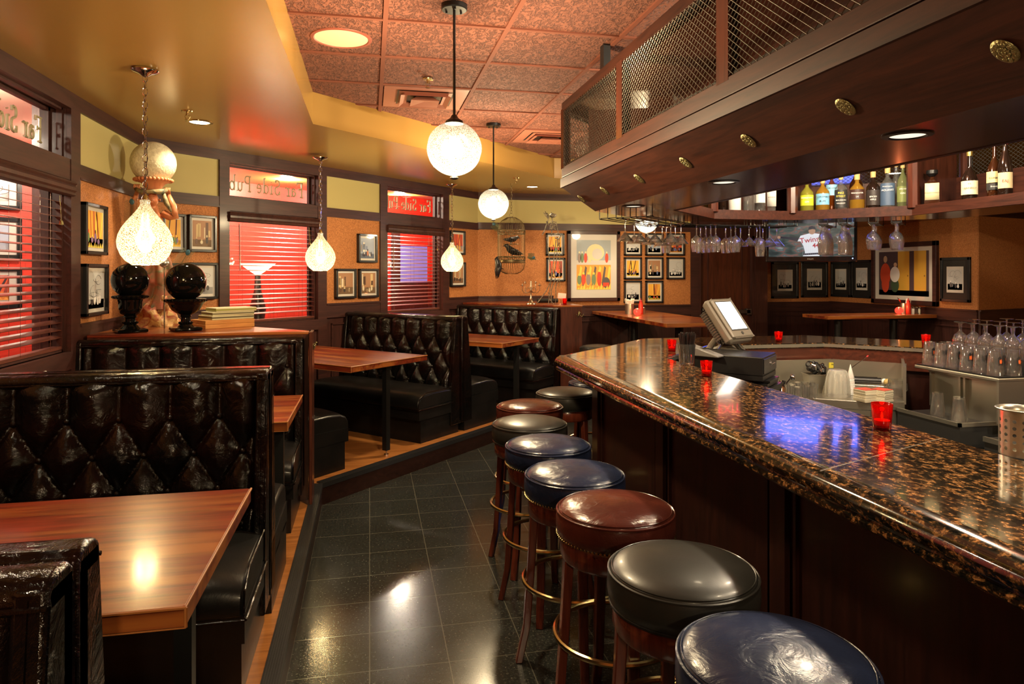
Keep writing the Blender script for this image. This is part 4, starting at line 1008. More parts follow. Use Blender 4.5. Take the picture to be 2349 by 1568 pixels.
def doors_pic(t, w, h, y):
    m = [fc(c, coat=.7) for c in ((.075, .05, .06), (.62, .36, .05), (.60, .075, .03), (.78, .78, .76), (.05, .09, .05), (.60, .40, .26), (.13, .09, .10), (.25, .12, .02))]
    W, H = w*.86, h*.84; mb = MB(); d = .0006
    def q(x0, x1, z0, z1, c, k=1): mb.quad((x0*W, y-d*k, z0*H), (x1*W, y-d*k, z0*H), (x1*W, y-d*k, z1*H), (x0*W, y-d*k, z1*H), mi=c)
    def bl(cx, cz, rx, rz, c, k=3): mb.poly([((cx+rx*math.cos(a))*W, y-d*k, (cz+rz*math.sin(a))*H) for a in [2*PI*i/18 for i in range(18)]], mi=c)
    q(-.5, .5, -.5, .5, 0); q(-.5, .5, -.5, -.38, 6)
    q(-.10, .13, -.38, .5, 1, 2); q(.22, .45, -.38, .5, 1, 2); bl(.10, -.05, .012, .02, 7, 4); bl(.42, -.05, .012, .02, 7, 4)
    bl(-.36, -.02, .11, .26, 2); bl(-.36, -.24, .08, .2, 2, 4); bl(-.36, .33, .04, .08, 5, 4)
    bl(-.16, -.02, .10, .18, 3, 5); bl(-.16, -.27, .085, .16, 4, 4); bl(-.15, .2, .035, .05, 5, 6)
    mb.build('print', m, t, smooth=0)
picture(WFF, 2005, 2155, 556, 698, 'fire', 'wide picture of two amber panels in brown frame above the far high table', None, fw=.06, dep=.05, frame=m_framex, custom=doors_pic)
# ------------------------------------------------------------------ window blinds
m_slat = wood('blind_slat_wood', (.06, .018, .012), (.15, .045, .03), 'x', rough=.35, coat=.2)
def blind(W, w0, w1, label, tilt):
    x, y = W.P(w0, 0); t = thing('window_blind', label, 'blind', (x, y, 0), W.a, 'brown venetian blinds')
    w = w1-w0
    mb = MB(); z = 2.134-.01
    pr = [(-.005, z), (-.045, z), (-.052, z-.012), (-.042, z-.022), (-.050, z-.034), (-.050, z-.052), (-.040, z-.062), (-.046, z-.078), (-.030, z-.085), (-.005, z-.085)]
    mb.sweep([[(-.01, a, b), (w+.012, a, b)] for a, b in pr]); mb.build('valance', m_frame, t, smooth=0)
    mb = MB(); n = 19; zt, zb = z-.115, ZS0+.045
    for i in range(n):
        zz = zt-(zt-zb)*i/n; M = Matrix.Translation((0, .045, zz)) @ Matrix.Rotation(math.radians(tilt+(2.5 if i > 13 else 0)), 4, 'X')
        mb.box(.012, w-.012, -.025, .025, -.0014, .0014, M)
    mb.build('slats', m_slat, t, smooth=0)
    MB().box(.012, w-.012, .02, .07, zb-.03, zb-.012).build('bottom_rail', m_slat, t, smooth=0)
    mb = MB()
    for fx in (.16, .5, .84):
        for yy in (.019, .071): mb.tube([(w*fx, yy, z-.08), (w*fx, yy, zb-.02)], .0011, 4)
    mb.build('ladder_cord', m_slat, t)
    MB().tube([(.11, .0, z-.1), (.115, -.004, 1.62)], .005, 6).build('tilt_wand', m_slat, t)
    mb = MB(); mb.tube([(w-.09, -.0, z-.09), (w-.085, -.006, 1.9)], .0016, 5); mb.lathe([(.003, .03), (.010, .018), (.012, .0), (.0, 0)], 10, Matrix.Translation((w-.085, -.006, 1.87)))
    mb.build('pull_cord', m_abrass, t)
blind(WA, 3.40, 4.379, 'brown wooden venetian blind on the near left window', 14)
blind(WB, .733, 1.70, 'brown wooden venetian blind on the middle window', 10)
blind(WB, 2.67, 3.63, 'brown wooden venetian blind on the farther window', 10)
# ------------------------------------------------------------------ corridor furnishings seen through the windows
WR = WF(-3.4, 6.43, 45)
def cframe(a, z, w, h, W, style, label):
    x, y = W.P(a, .002); t = thing('corridor_poster', label, 'picture', (x, y, z), W.a, 'posters in the corridor')
    mb = MB(); f = .035
    for q in ((-w/2, w/2, -h/2, -h/2+f), (-w/2, w/2, h/2-f, h/2), (-w/2, -w/2+f, -h/2, h/2), (w/2-f, w/2, -h/2, h/2)): mb.box(q[0], q[1], -.03, 0, q[2], q[3])
    mb.build('frame', m_fblk, t, smooth=0); MB().box(-w/2+.03, w/2-.03, -.015, -.002, -h/2+.03, h/2-.03).build('mount', m_mount, t, smooth=0)
    b, ms = art(w*.7, h*.6, style, random.Random(int(a*10)), -.016); b.build('print', ms, t, smooth=0)
cframe(.22, 2.33, .62, .36, WR, 'grey', 'topmost poster seen through the near left window'); cframe(.22, 1.90, .62, .36, WR, 'blue', 'second poster seen through the near left window'); cframe(.22, 1.47, .62, .36, WR, 'red', 'lowest poster seen through the near left window')
def torch(a, off, label, W=WB):
    x, y = W.P(a, off); t = thing('torchiere_lamp', label, 'floor lamp', (x, y, 0), 0, 'corridor torchiere lamps')
    MB().lathe([(0, 0), (.15, 0), (.15, .03), (.06, .06), (.05, .3), (.08, .5), (.10, .8), (.06, 1.0), (.09, 1.2), (.04, 1.4), (.03, 1.58), (0, 1.6)], 24, cap=False).build('base', m_dsteel, t)
    MB().lathe([(.03, 1.58), (.10, 1.63), (.19, 1.70), (.185, 1.70), (.09, 1.64), (.0, 1.60)], 32, cap=False).build('lamp_bowl', mat('torch_glass', (1, .9, .7), .4, emis=(1, .72, .4), es=3.5), t)
torch(1.3, -1.1, 'lit torchiere lamp seen through the middle window, left'); torch(1.95, -1.25, 'lit torchiere lamp seen through the middle window, right')
x, y = WB.P(1.02, -.75); tag(MB().cyl(0, 0, 0, 2.75, .05, 12).cyl(0, 0, 0, .2, .09, 12).build('corridor_column', m_dsteel, loc=(x, y, 0)), 'slim dark column seen through the middle window', 'column')
x, y = WB.P(5.1, -1.62); t = thing('corridor_door', 'panelled door with lit panes seen through the farther window', 'door', (x, y, 0), WB.a)
MB().box(-.62, -.5, -.06, 0, 0, 2.2).box(.5, .62, -.06, 0, 0, 2.2).box(-.62, .62, -.06, 0, 2.2, 2.32).box(-.5, .5, -.03, 0, 0, 1.45).build('frame', m_frame, t, smooth=0)
MB().box(-.5, .5, -.03, 0, 2.0, 2.2).box(.15, .5, -.03, 0, 1.1, 2.05).build('upper_panel', m_redwall, t, smooth=0); MB().box(-.5, .15, -.02, -.01, 1.45, 2.0).build('lit_panes', mat('blue_lit_pane', (.1, .08, .2), .2, emis=(.4, .36, 1), es=.3), t, smooth=0)
# ------------------------------------------------------------------ glassware (origin at the foot; hung glasses are turned upside down)
def gl(name, label, cat, prof, n=28, extra=None):
    t = thing(name, label, cat)
    MB().lathe(prof, n, cap=False).build('glass', m_glass, t, smooth=50)
    if extra: extra(t)
    kids_note(t); return t
def single(name, prof, n=28):
    return MB().lathe(prof, n, cap=False).build(name, m_glass, smooth=50)
MART = [(0, 0), (.036, .001), (.036, .003), (.006, .008), (.0035, .014), (.0035, .082), (.006, .090), (.056, .150), (.0575, .151), (.0555, .1515), (.003, .0935), (0, .093)]
WINE = [(0, 0), (.034, .001), (.034, .003), (.006, .007), (.0035, .014), (.004, .078), (.014, .088), (.032, .108), (.039, .135), (.037, .168), (.031, .205), (.030, .2055), (.0295, .205), (.0355, .168), (.0375, .135), (.031, .110), (.012, .091), (0, .089)]
GOB = [(0, 0), (.037, .001), (.037, .003), (.012, .012), (.009, .05), (.012, .066), (.034, .085), (.046, .115), (.046, .14), (.038, .19), (.0365, .1905), (.0365, .189), (.0445, .14), (.0445, .115), (.033, .088), (0, .071)]
TALL = [(0, 0), (.036, .001), (.036, .004), (.016, .012), (.012, .03), (.020, .06), (.032, .10), (.036, .15), (.032, .21), (.0345, .225), (.033, .2255), (.0305, .21), (.0345, .15), (.0305, .10), (.018, .064), (0, .05)]
PINT = [(0, 0), (.030, 0), (.031, .002), (.044, .147), (.0445, .150), (.0435, .150), (.0415, .147), (.0285, .012), (0, .011)]
PILS = [(0, 0), (.024, 0), (.025, .003), (.033, .105), (.032, .1055), (.0235, .01), (0, .009)]
PR = {k: single('%s' % nm, p) for k, nm, p in (('m', 'martini_glass', MART), ('w', 'wine_glass', WINE), ('g', 'goblet', GOB), ('t', 'footed_beer_glass', TALL), ('p', 'pint_glass', PINT), ('s', 'small_tumbler', PILS))}
USED = {}
def put(k, x, y, z, down, label, cat, group, s=1):
    src = PR[k]
    o = src if k not in USED else src.copy()
    if k in USED: COL.objects.link(o)
    USED[k] = 1
    o.location = (x, y, z); o.rotation_euler = (PI if down else 0, 0, R.random()*6); o.scale = (s, s, s); tag(o, label, cat, group); return o
RK = 1.955                                              # height of the rack wires
# each entry: picture column, plan line (nx, ny, c), kind
ch = lambda c: (-1, 1, c)                               # lines parallel to the angled canopy arm
bk = lambda c: (0, 1, c)
hang = [(1434, ch(2.62), 'm'), (1455, ch(2.75), 'm'), (1467.5, ch(2.60), 'm'), (1486, ch(2.74), 'm'), (1502.5, ch(2.50), 'm'), (1519, ch(2.72), 'm'), (1528, ch(2.72), 'w'), (1538.5, ch(2.33), 'm'), (1549, ch(2.55), 'm'), (1562, ch(2.38), 'm'),
        (1597.5, bk(4.68), 'w'), (1607, bk(4.93), 'w'), (1619, bk(4.84), 'w'), (1630.5, bk(4.75), 'w'), (1641.5, bk(4.66), 'w'), (1664.5, bk(4.93), 'w'), (1676.5, bk(4.80), 'w'), (1687, bk(4.68), 'w'),
        (1699, bk(4.94), 'm'), (1718.5, bk(4.71), 'm'), (1736, bk(4.83), 'm'), (1750, bk(4.95), 'm'), (1765, bk(4.70), 'm'), (1782, bk(4.82), 'm')]
nm = {'m': 'martini glass', 'w': 'wine glass', 't': 'footed beer glass', 'g': 'round goblet'}
wh = ['before the large poster', 'over the left print column', 'near the pale globe light', 'over the middle print column', 'lowest in front of the globe light', 'over the right print column', 'between the martini glasses', 'largest of its row', 'right of the largest martini', 'at the right end of the first rack']
for i, (u, (nx, ny, c), k) in enumerate(hang):
    x, y, Y = L(u, nx, ny, c)
    if i < 10: lb = 'clear %s hanging upside down, %s' % (nm[k], wh[i])
    elif i < 18: lb = 'clear %s hanging before the door frame, number %s from the rack\'s left' % (nm[k], ('one', 'two', 'three', 'four', 'five', 'six', 'seven', 'eight')[i-10])
    else: lb = 'clear martini glass hanging between wine glasses and television, %s along' % ('first', 'second', 'third', 'fourth', 'fifth', 'last')[i-18]
    put(k, x, y, RK+.004, True, lb, 'glass', 'hanging %ses' % nm[k])
x, y, Y = L(1734.5, 0, 1, 4.72); fl_ = put('w', x-.03, y-.10, RK+.004, True, 'taller narrow glass hanging low left of the television', 'glass', 'hanging wine glasses'); fl_.scale = (.93, .93, 1.16)
for u, k, n, who in ((1888, 't', 5, 'left row before the television'), (1934, 't', 5, 'right row before the television'), (2003, 'g', 4, 'left goblet row by the lit downlight'), (2056, 'g', 4, 'right goblet row by the lit downlight')):
    x, y, Y = L(u, 1, 1, 7.80)
    for i in range(n):
        put(k, x+.068*i*.92, y+.068*i, RK+.004, True, '%s in the %s, %s from front' % (nm[k], who, ('first', 'second', 'third', 'fourth', 'fifth')[i]), 'glass', 'hanging glass rows')
def rack(p, q, lines, label):
    """wire rack between plan points p and q; lines = offsets of the paired wires"""
    v = Vector((q[0]-p[0], q[1]-p[1], 0)); Ln = v.length; t = thing('glass_rack', label, 'rack', (p[0], p[1], 0), math.atan2(v.y, v.x), 'black wire glass racks')
    mb = MB()
    for o in lines: mb.tube([(0, o, 2.0), (0, o, RK), (Ln, o, RK), (Ln, o, 2.0)], .0032, 6)
    for x in (0.02, Ln-.02): mb.tube([(x, lines[0], RK+.006), (x, lines[-1], RK+.006)], .003, 6)
    mb.build('rack_wires', m_blk, t)
a = 1/1.41421
rack((1.68, 4.14), (2.32, 4.78), [-.11, -.07, .0, .04, .10, .14, .20, .26], 'black wire glass rack holding the martini glasses')
rack((2.30, 4.70), (2.92, 4.70), [-.02, .02, .1, .14, .2, .24], 'black wire glass rack holding the wine glasses')
rack((2.95, 4.70), (3.2, 4.70), [-.04, .0, .1, .14, .2], 'black wire glass rack beside the television')
for u, w in ((1888, 'left beer glass row'), (1934, 'right beer glass row'), (2003, 'left goblet row'), (2056, 'right goblet row')):
    x, y, Y = L(u, 1, 1, 7.78); rack((x, y), (x+.30, y+.30), [-.03, .03], 'short black wire rack of the %s' % w)
# ------------------------------------------------------------------ bottles on the canopy shelf
def bottle_prof(w, h, kind):
    r = w/2
    if kind == 'round': return [(0, 0), (r*.92, 0), (r, .006), (r, h*.52), (r*.92, h*.60), (r*.5, h*.70), (r*.27, h*.76), (r*.24, h*.92), (r*.30, h*.925), (r*.30, h*.95), (0, h*.95)]
    if kind == 'tall': return [(0, 0), (r*.92, 0), (r, .006), (r, h*.50), (r*.85, h*.60), (r*.5, h*.72), (r*.36, h*.78), (r*.34, h*.93), (0, h*.93)]
    if kind == 'jug': return [(0, 0), (r*.8, 0), (r*.85, .01), (r, h*.28), (r*.98, h*.40), (r*.7, h*.52), (r*.3, h*.62), (r*.26, h*.66), (r*.24, h*.90), (0, h*.90)]
    return [(0, 0), (r*.92, 0), (r, .006), (r, h*.93), (r*.95, h*.95), (r*.3, h*.96), (0, h)]
def tinted(name, c, rough=.03): return thin(name, tuple(min(1, a*.7+.3) for a in c), .45 if min(c) < .5 else .08, tuple(a*.9 for a in c), .8)
def bottle(u, line, w, h, glassm, kind, labs, capm, label, zb=2.062, capr=.5, square=False, liquor=None):
    x, y, Y = L(u, *line)
    t = thing('liquor_bottle', label, 'bottle', (x, y, zb), -TH-math.atan(k_(u))*1.0, 'liquor bottles on the canopy shelf')
    pr = bottle_prof(w, h, kind); mb = MB()
    if square: mb.lathe([(a*1.25, b) for a, b in pr[:-5]]+pr[-5:], 4, Matrix.Rotation(PI/4, 4, 'Z'), cap=False); mb.build('bottle_glass', glassm, t, smooth=20, bevel=.006)
    else: mb.lathe(pr, 28, cap=False); mb.build('bottle_glass', glassm, t, smooth=40)
    ct = h*.95 if kind != 'box' else h
    if capm: MB().lathe([(0, ct-.03), (w*.5*.36, ct-.03), (w*.5*.38*capr*2, ct-.012), (w*.5*.38*capr*2, ct+.012), (0, ct+.014)], 18, cap=False).build('cap', capm, t)
    for z0, z1, col, words in labs:
        rr = w/2+.0012; mb = MB(); A = math.radians(66)
        if square: mb.box(-w*.40, w*.40, -w/2*.9-.004, -w/2*.9-.001, h*z0, h*z1)
        else:
            mb.grid(lambda p, q: (rr*math.sin(-A+2*A*p), -rr*math.cos(-A+2*A*p), h*(z0+(z1-z0)*q)), 16, 1)
        lbl = mb.build('label', fc(col, .5, .1), t, smooth=180)
        for i, (s_, sz, c2, pos) in enumerate(words):
            text(s_, sz, fc(c2, .5, .1), lbl, (0, -(w/2*.9+.0045 if square else rr+.0006), h*(z0+(z1-z0)*pos)), name='label_lettering', ext=.0003)
    return t
g_clear = tinted('pale_bottle_glass', (.93, .95, .92)); g_lime = tinted('lime_liquor_glass', (.75, .72, .10)); g_gold = tinted('golden_liquor_glass', (.85, .48, .06)); g_amber = tinted('amber_liquor_glass', (.42, .10, .01))
g_dark = mat('dark_liquor_glass', (.012, .006, .004), .06, coat=.2); g_olive = tinted('olive_bottle_glass', (.45, .50, .22)); g_brown = mat('brown_spirit_glass', (.03, .009, .003), .06, coat=.2)
c_gold = mat('gold_cap', (.55, .40, .12), .3, .9); c_cork = mat('tan_cork_cap', (.55, .36, .14), .6); c_blk = m_blk
U1 = (0, 1, 4.75); U2 = (1, 1, 7.94); U2b = (1, 1, 8.12); U3 = (1, 0, 3.81); U3b = (1, 0, 3.86)
K = (.02, .02, .02); Wt = (.8, .8, .76)
bottle(1657, (0, 1, 4.80), .075, .26, g_dark, 'tall', [], c_blk, 'dark bottle beside the squat white bottle')
bottle(1684, U1, .10, .26, mat('white_ceramic', (.72, .70, .64), .35), 'round', [], c_cork, 'squat white bottle on the canopy shelf')
bottle(1718, U1, .085, .29, g_clear, 'tall', [], c_gold, 'plain clear square-shouldered bottle next to the white bottle')
bottle(1744, U1, .078, .30, g_clear, 'tall', [(.24, .72, (.72, .71, .66), [('ETOILE', .022, K, .84)])], c_gold, 'clear bottle with tall white label reading ETOILE')
bottle(1770, U1, .082, .30, g_clear, 'box', [(.15, .80, (.74, .72, .66), [('WILLIE\'S', .016, K, .88), ('GOWN', .014, K, .78), ('VODKA', .015, K, .36)])], c_blk, 'clear boxy bottle with white vodka label', square=True)
bottle(1851, U2, .098, .255, g_lime, 'round', [(.19, .50, (.62, .66, .03), [('NORSEMAN', .015, Wt, .72), ('GIN', .018, Wt, .34)])], c_gold, 'bottle with lime green gin label at the left of the angled shelf')
bottle(1887, U2, .098, .255, g_gold, 'round', [(.19, .52, (.20, .48, .72), [('NORSEMAN', .017, K, .70), ('RUM', .02, K, .3)])], c_cork, 'golden bottle with light blue rum label')
bottle(1908, U2b, .085, .32, g_amber, 'round', [(.40, .66, (.25, .52, .72), [('NORSEMAN', .016, K, .66)])], c_gold, 'amber bottle with small blue label behind the rum bottle')
bottle(1929, U2, .090, .275, g_clear, 'round', [(.08, .56, (.025, .025, .025), [('PIKE', .022, (.75, .62, .05), .80), ('STREET', .019, (.75, .62, .05), .62), ('BOURBON', .014, (.75, .75, .72), .40), ('WHISKEY', .014, (.75, .75, .72), .22)])], c_cork, 'clear bottle with black bourbon label in yellow letters')
bottle(1964, (1, 1, 8.17), .096, .36, g_brown, 'round', [], c_cork, 'tall dark brown bottle behind the amber one')
bottle(1966, U2, .105, .265, g_gold, 'round', [(.28, .56, (.05, .02, .015), [('MINNESOTA', .014, Wt, .62), ('14', .02, Wt, .25)])], c_cork, 'amber liquor bottle with dark band label, centre of the angled shelf')
bottle(2003, U2, .095, .275, g_dark, 'round', [(.10, .50, (.03, .022, .02), [('SPICED', .015, Wt, .55), ('APPLE', .015, Wt, .36)])], c_cork, 'dark bottle with white printed spiced apple label')
bottle(2036, U2, .098, .30, g_clear, 'round', [(.07, .60, (.06, .10, .17), [('MONTANYA', .011, Wt, .84), ('AQUAVIT', .018, Wt, .68)])], c_cork, 'clear bottle with dark blue aquavit label')
bottle(2071, U2, .078, .33, g_olive, 'round', [(.12, .46, (.17, .20, .06), [('SPRUCE', .013, Wt, .82), ('GIN', .018, Wt, .55)])], c_cork, 'clear green bottle with olive gin label')
bottle(2056, U2b, .07, .36, g_clear, 'tall', [], c_cork, 'clear bottle with metal pourer behind the aquavit bottle')
bottle(2138, U3, .105, .245, g_brown, 'round', [(.15, .62, (.72, .66, .40), [('DISARONNO', .014, K, .42)])], c_blk, 'square dark liqueur bottle with cream label and black cap', square=True, capr=.9)
bottle(2224, U3, .098, .34, g_dark, 'jug', [(.12, .38, (.70, .64, .42), [('HENNESSY', .016, K, .45), ('V.S.', .013, K, .78)])], c_gold, 'dark cognac bottle with cream label and gold neck')
bottle(2281, U3b, .088, .41, g_brown, 'jug', [(.14, .24, (.02, .02, .02), [('Brandy', .014, Wt, .5)]), (.25, .42, (.72, .60, .28), [('KORBEL', .016, K, .4)])], c_blk, 'tall brandy bottle with yellow over black label')
bottle(2306, U3, .078, .37, g_dark, 'tall', [(.14, .40, (.60, .48, .28), [('E&J', .024, (.4, .05, .03), .45)])], mat('red_cap', (.4, .02, .02), .3), 'dark brandy bottle with tan label at the right end')
bottle(1592, (-1, 1, 2.30), .09, .26, g_lime, 'round', [], c_blk, 'green bottle glimpsed at the left end of the canopy shelf')
bottle(1609, (-1, 1, 2.30), .08, .26, g_dark, 'round', [], c_blk, 'dark bottle glimpsed at the left end of the canopy shelf')
# ------------------------------------------------------------------ things on and inside the bar
m_flame = mat('candle_flame', (1, .8, .4), emis=(1, .42, .12), es=18)
m_wax = mat('candle_wax', (.85, .5, .35), .5, emis=(1, .12, .03), es=.12)
def votive(x, y, z, label, r=.031, h=.078, lit=.45):
    t = thing('votive_candle', label, 'candle', (x, y, z), 0, 'red glass votive candles')
    MB().lathe([(0, 0), (r*.80, 0), (r*.82, .003), (r, h), (r*.985, h+.0015), (r*.96, h), (r*.76, .014), (0, .012)], 32, cap=False).build('red_glass', m_red, t, smooth=50)
    MB().lathe([(0, .015), (r*.66, .016), (r*.7, h*.38), (0, h*.38)], 20, cap=False).build('wax', m_wax, t)
    MB().lathe([(0, h*.38), (.003, h*.46), (.0035, h*.54), (.0015, h*.66), (0, h*.70)], 12, cap=False).build('flame', m_flame, t, smooth=180)
    lamp('candle_light', 'POINT', (0, 0, h*.85), lit, (1, .25, .08), .008, parent=t)
x, y = G(2023, 985, BZ); votive(x, y, BZ, 'nearest red votive candle on the granite counter', .034, .088)
x, y = G(1620.5, 863, BZ); votive(x, y, BZ, 'red votive candle beside the cup of black straws')
x, y = G(1541, 806, BZ); votive(x, y, BZ, 'red votive candle behind the cup of black straws')
x, y = G(1786, 784, BZ); votive(x, y, BZ, 'red votive candle alone on the far granite counter')
x, y = G(2124, 792, BZ); votive(x, y, BZ, 'red votive candle behind the inverted pint glasses')
# cup of straws
x, y = G(1575, 834, BZ); t = thing('straw_cup', 'clear cup full of black cocktail straws by the screen terminal', 'cup', (x, y, BZ))
MB().lathe([(0, 0), (.040, 0), (.042, .004), (.052, .115), (.053, .117), (.050, .115), (.038, .008), (0, .007)], 36, cap=False).build('cup', m_glass, t, smooth=50)
mb = MB()
for i in range(90):
    a = R.random()*2*PI; q = math.sqrt(R.random()); tw = R.uniform(-.4, .4)
    mb.tube([(.033*q*math.cos(a), .033*q*math.sin(a), .06 if i > 20 else .01), (.055*q*math.cos(a+tw), .055*q*math.sin(a+tw), .165+.02*R.random())], .0024, 5)
mb.build('straws', m_blk, t)
# perforated steel cylinder
x, y = D(2344, 1.99); t = thing('utensil_cylinder', 'perforated stainless steel cylinder cut off by the right edge', 'container', (x, y, BZ))
def pcyl(mb, r, h, n=30, rows=5):
    c = 2*PI*r/n
    # wall with true round holes: each cell is a square ring around a hole
    hz = (h-.028)/rows; m = 12
    for i in range(n//2):
        a0 = (2*i)*2*PI/n; da = 2*2*PI/n
        for j in range(rows):
            z0 = .012+j*hz; hr_ = .0052
            out = []; inn = []
            for k in range(m):
                an = 2*PI*(k+.5)/m; cx, cz = math.cos(an), math.sin(an); s_ = 1/max(abs(cx), abs(cz))
                out.append((a0+da/2+cx*s_*da/2, z0+hz/2+cz*s_*hz/2)); inn.append((a0+da/2+cx*hr_/r, z0+hz/2+cz*hr_))
            pts = [(r*math.cos(a), r*math.sin(a), z) for a, z in out+inn]
            mb.add(pts, [(k, (k+1) % m, m+(k+1) % m, m+k) for k in range(m)])
mb = MB(); pcyl(mb, .056, .128); mb.lathe([(.0, 0), (.056, 0), (.056, .012)], 48, cap=False); mb.lathe([(.056, .112), (.056, .128), (.064, .132), (.0655, .134), (.063, .1355), (.055, .131), (.0545, .118)], 48, cap=False)
mb.build('perforated_wall', m_steel, t, smooth=60); 
# point of sale: black drawer, stand, screen
K0 = Vector((2.318, 3.715, 0)); a45 = Matrix.Rotation(3*PI/4, 4, 'Z')
t = thing('cash_drawer', 'black cash drawer with steel front and small lock under the screen', 'cash drawer', (K0.x, K0.y, .975), 3*PI/4)
# local x runs along the counter (away to the upper left), local y towards the bartender side is negative
MB().box(0, .42, -.345, 0, 0, .112).build('housing', m_blk, t, smooth=0, bevel=.004)
MB().box(-.006, 0, -.335, -.01, .012, .10).build('drawer_front', m_dsteel, t, smooth=0, bevel=.002)
mb = MB(); mb.add(*[[(-.006, -.16, .055), (-.006, -.145, .055), (-.006, -.145, .06), (-.006, -.16, .06)], [(0, 1, 2, 3)]]); mb.cyl(0, 0, 0, .006, .011, 16, M=Matrix.Translation((-.012, -.175, .06)) @ Matrix.Rotation(PI/2, 4, 'Y')); mb.box(-.0068, -.006, -.30, -.21, .05, .055)
mb.build('lock', m_chrome, t)
t = thing('black_service_stand', 'black stand with steel side under the cash drawer', 'stand', (K0.x, K0.y, 0), 3*PI/4)
MB().box(.18, .50, -.74, -.37, 0, 1.03).box(.02, .50, -.34, .02, 0, .86).box(-.04, .52, -.33, .0, .86, .90).build('body', m_blk, t, smooth=0); MB().box(.016, .02, -.335, .0, .45, .85).build('steel_side', m_steel, t, smooth=0)
mb = MB(); mb.box(-.02, .40, -.32, -.03, .905, .925); mb.box(-.03, .38, -.30, -.05, .93, .942); mb.box(0, .42, -.34, -.0, .945, .974); tag(mb.build('document_tray', m_blk, smooth=0, loc=(K0.x, K0.y, 0), rotz=3*PI/4), 'stack of black trays right under the cash drawer', 'tray')
m_pos = mat('pewter_plastic', (.17, .15, .12), .35, coat=.1); m_posd = mat('dark_grey_plastic', (.05, .048, .044), .4)
x, y = D(1672, 4.75); zc = 1.268
t = thing('touchscreen_terminal', 'grey touchscreen order terminal with lit white screen on a curved foot', 'screen', (x, y, zc), 0)
T = Matrix.Rotation(math.radians(27), 4, 'Z') @ Matrix.Rotation(math.radians(-37), 4, 'X')      # face looks along local -y, tipped up
mb = MB(); mb.cbox(-.128, .128, -.02, .045, -.160, .160, .016, M=T); mb.cbox(-.118, .118, -.034, -.018, -.150, .150, .012, M=T); mb.cbox(-.105, .105, .04, .115, -.125, .135, .025, M=T)
b = mb.build('housing', m_pos, t, bevel=.006, smooth=50)
for s in (-1, 1):
    mb = MB()
    for i in range(13): mb.box(s*.107-.0025, s*.107+.0025, .052, .10, -.10+i*.017, -.092+i*.017, M=T)
    mb.build('cooling_slots', m_posd, t, smooth=0)
MB().box(-.092, .092, -.0352, -.033, -.098, .128, M=T).build('bezel', m_posd, t, smooth=0)
MB().box(-.084, .084, -.0365, -.035, -.088, .120, M=T).build('lit_screen', mat('lit_screen_face', (1, 1, 1), .3, emis=(1, .99, .93), es=1.25), t, smooth=0)
mb = MB(); mb.lathe([(0, 0), (.011, 0), (.011, .003), (0, .004)], 18, M=T @ Matrix.Translation((.0, -.0355, -.118)) @ Matrix.Rotation(PI/2, 4, 'X'), cap=False); mb.build('power_button', m_posd, t)
t.scale = (1.07, 1.07, 1.07)
mb = MB(); zb = -.222
mb.tube([(0, .05, -.03), (.005, .075, -.13), (.0, .07, zb+.03)], .035, 12)
for s in (-1, 1): mb.tube([(s*.03, .07, -.10), (s*.09, .06, zb+.06), (s*.13, .05, zb+.012)], .02, 10)
mb.lathe([(.14, zb+.002), (.14, zb+.012), (.08, zb+.03), (.03, zb+.06), (0, zb+.06)], 32, M=Matrix.Translation((0, .05, 0)))
mb.build('foot', m_pos, t, smooth=60)
mb = MB(); mb.tube([(.06, .03, -.13), (.10, .02, -.19), (.17, .04, zb+.005)], .004, 8); mb.build('power_cable', m_blk, t)
MB().tube([(-.03, .03, -.15), (-.08, .0, -.19), (-.17, -.05, -.205)], .0035, 8).build('blue_cable', mat('blue_cable', (.05, .07, .5), .4), t)
x, y = D(1637, 4.25); t = thing('card_reader', 'grey sloping card reader left of the cash drawer', 'card reader', (x, y, 1.075), 3*PI/4-.2)
MB().add([(-.05, -.04, 0), (.16, -.04, 0), (.16, .04, 0), (-.05, .04, 0), (-.05, -.04, .012), (.16, -.04, .07), (.16, .04, .07), (-.05, .04, .012)], [(0, 3, 2, 1), (4, 5, 6, 7), (0, 1, 5, 4), (1, 2, 6, 5), (2, 3, 7, 6), (3, 0, 4, 7)]).build('housing', mat('mid_grey_plastic', (.13, .12, .11), .35), t, bevel=.008)
MB().box(-.02, .10, -.006, .006, .046, .052).build('swipe_slot', m_blk, t, smooth=0)
# underbar steel work
t = thing('underbar_station', 'stainless steel underbar ledge with backsplash below the far counter', 'steel counter', (2.45, 4.1, 0))
P = [(0, -.02), (.44, -.02), (.76, -.23), (.97, -.26), (1.28, .08), (.95, .42), (0, .44)]
MB().prism(P, .70, .76).build('ledge', m_steel, t, smooth=0, bevel=.006)
MB().prism([(a*.97+.01, b*.95) for a, b in P], 0, .70).build('base_cabinet', m_steel, t, smooth=0)
mb = MB(); mb.box(0, .93, .40, .425, .76, .955); M = Matrix.Translation((.93, .40, 0)) @ Matrix.Rotation(-PI/4, 4, 'Z'); mb.box(0, .48, 0, .02, .76, .955, M); mb.build('backsplash', m_steel, t, smooth=0)
mb = MB(); M2 = Matrix.Translation((.97, -.26, 0)) @ Matrix.Rotation(math.radians(50), 4, 'Z'); mb.box(0, .50, -.008, .008, .74, .985, M2); mb.build('end_panel', m_steel, t, smooth=0)
MB().box(.90, 1.0, .394, .399, .89, .93).build('yellow_sticker', mat('yellow_sticker', (.62, .52, .05), .5), t, smooth=0); text('PREMIER', .018, m_blk, t, (.95, .3935, .915), name='sticker_lettering', ext=.0003)
MB().box(.22, .34, .394, .399, .87, .925).build('white_notice', m_white, t, smooth=0); text('NOTICE', .012, m_blk, t, (.28, .3935, .91), name='notice_lettering', ext=.0003)
def U(u, Y): return D(u, Y)
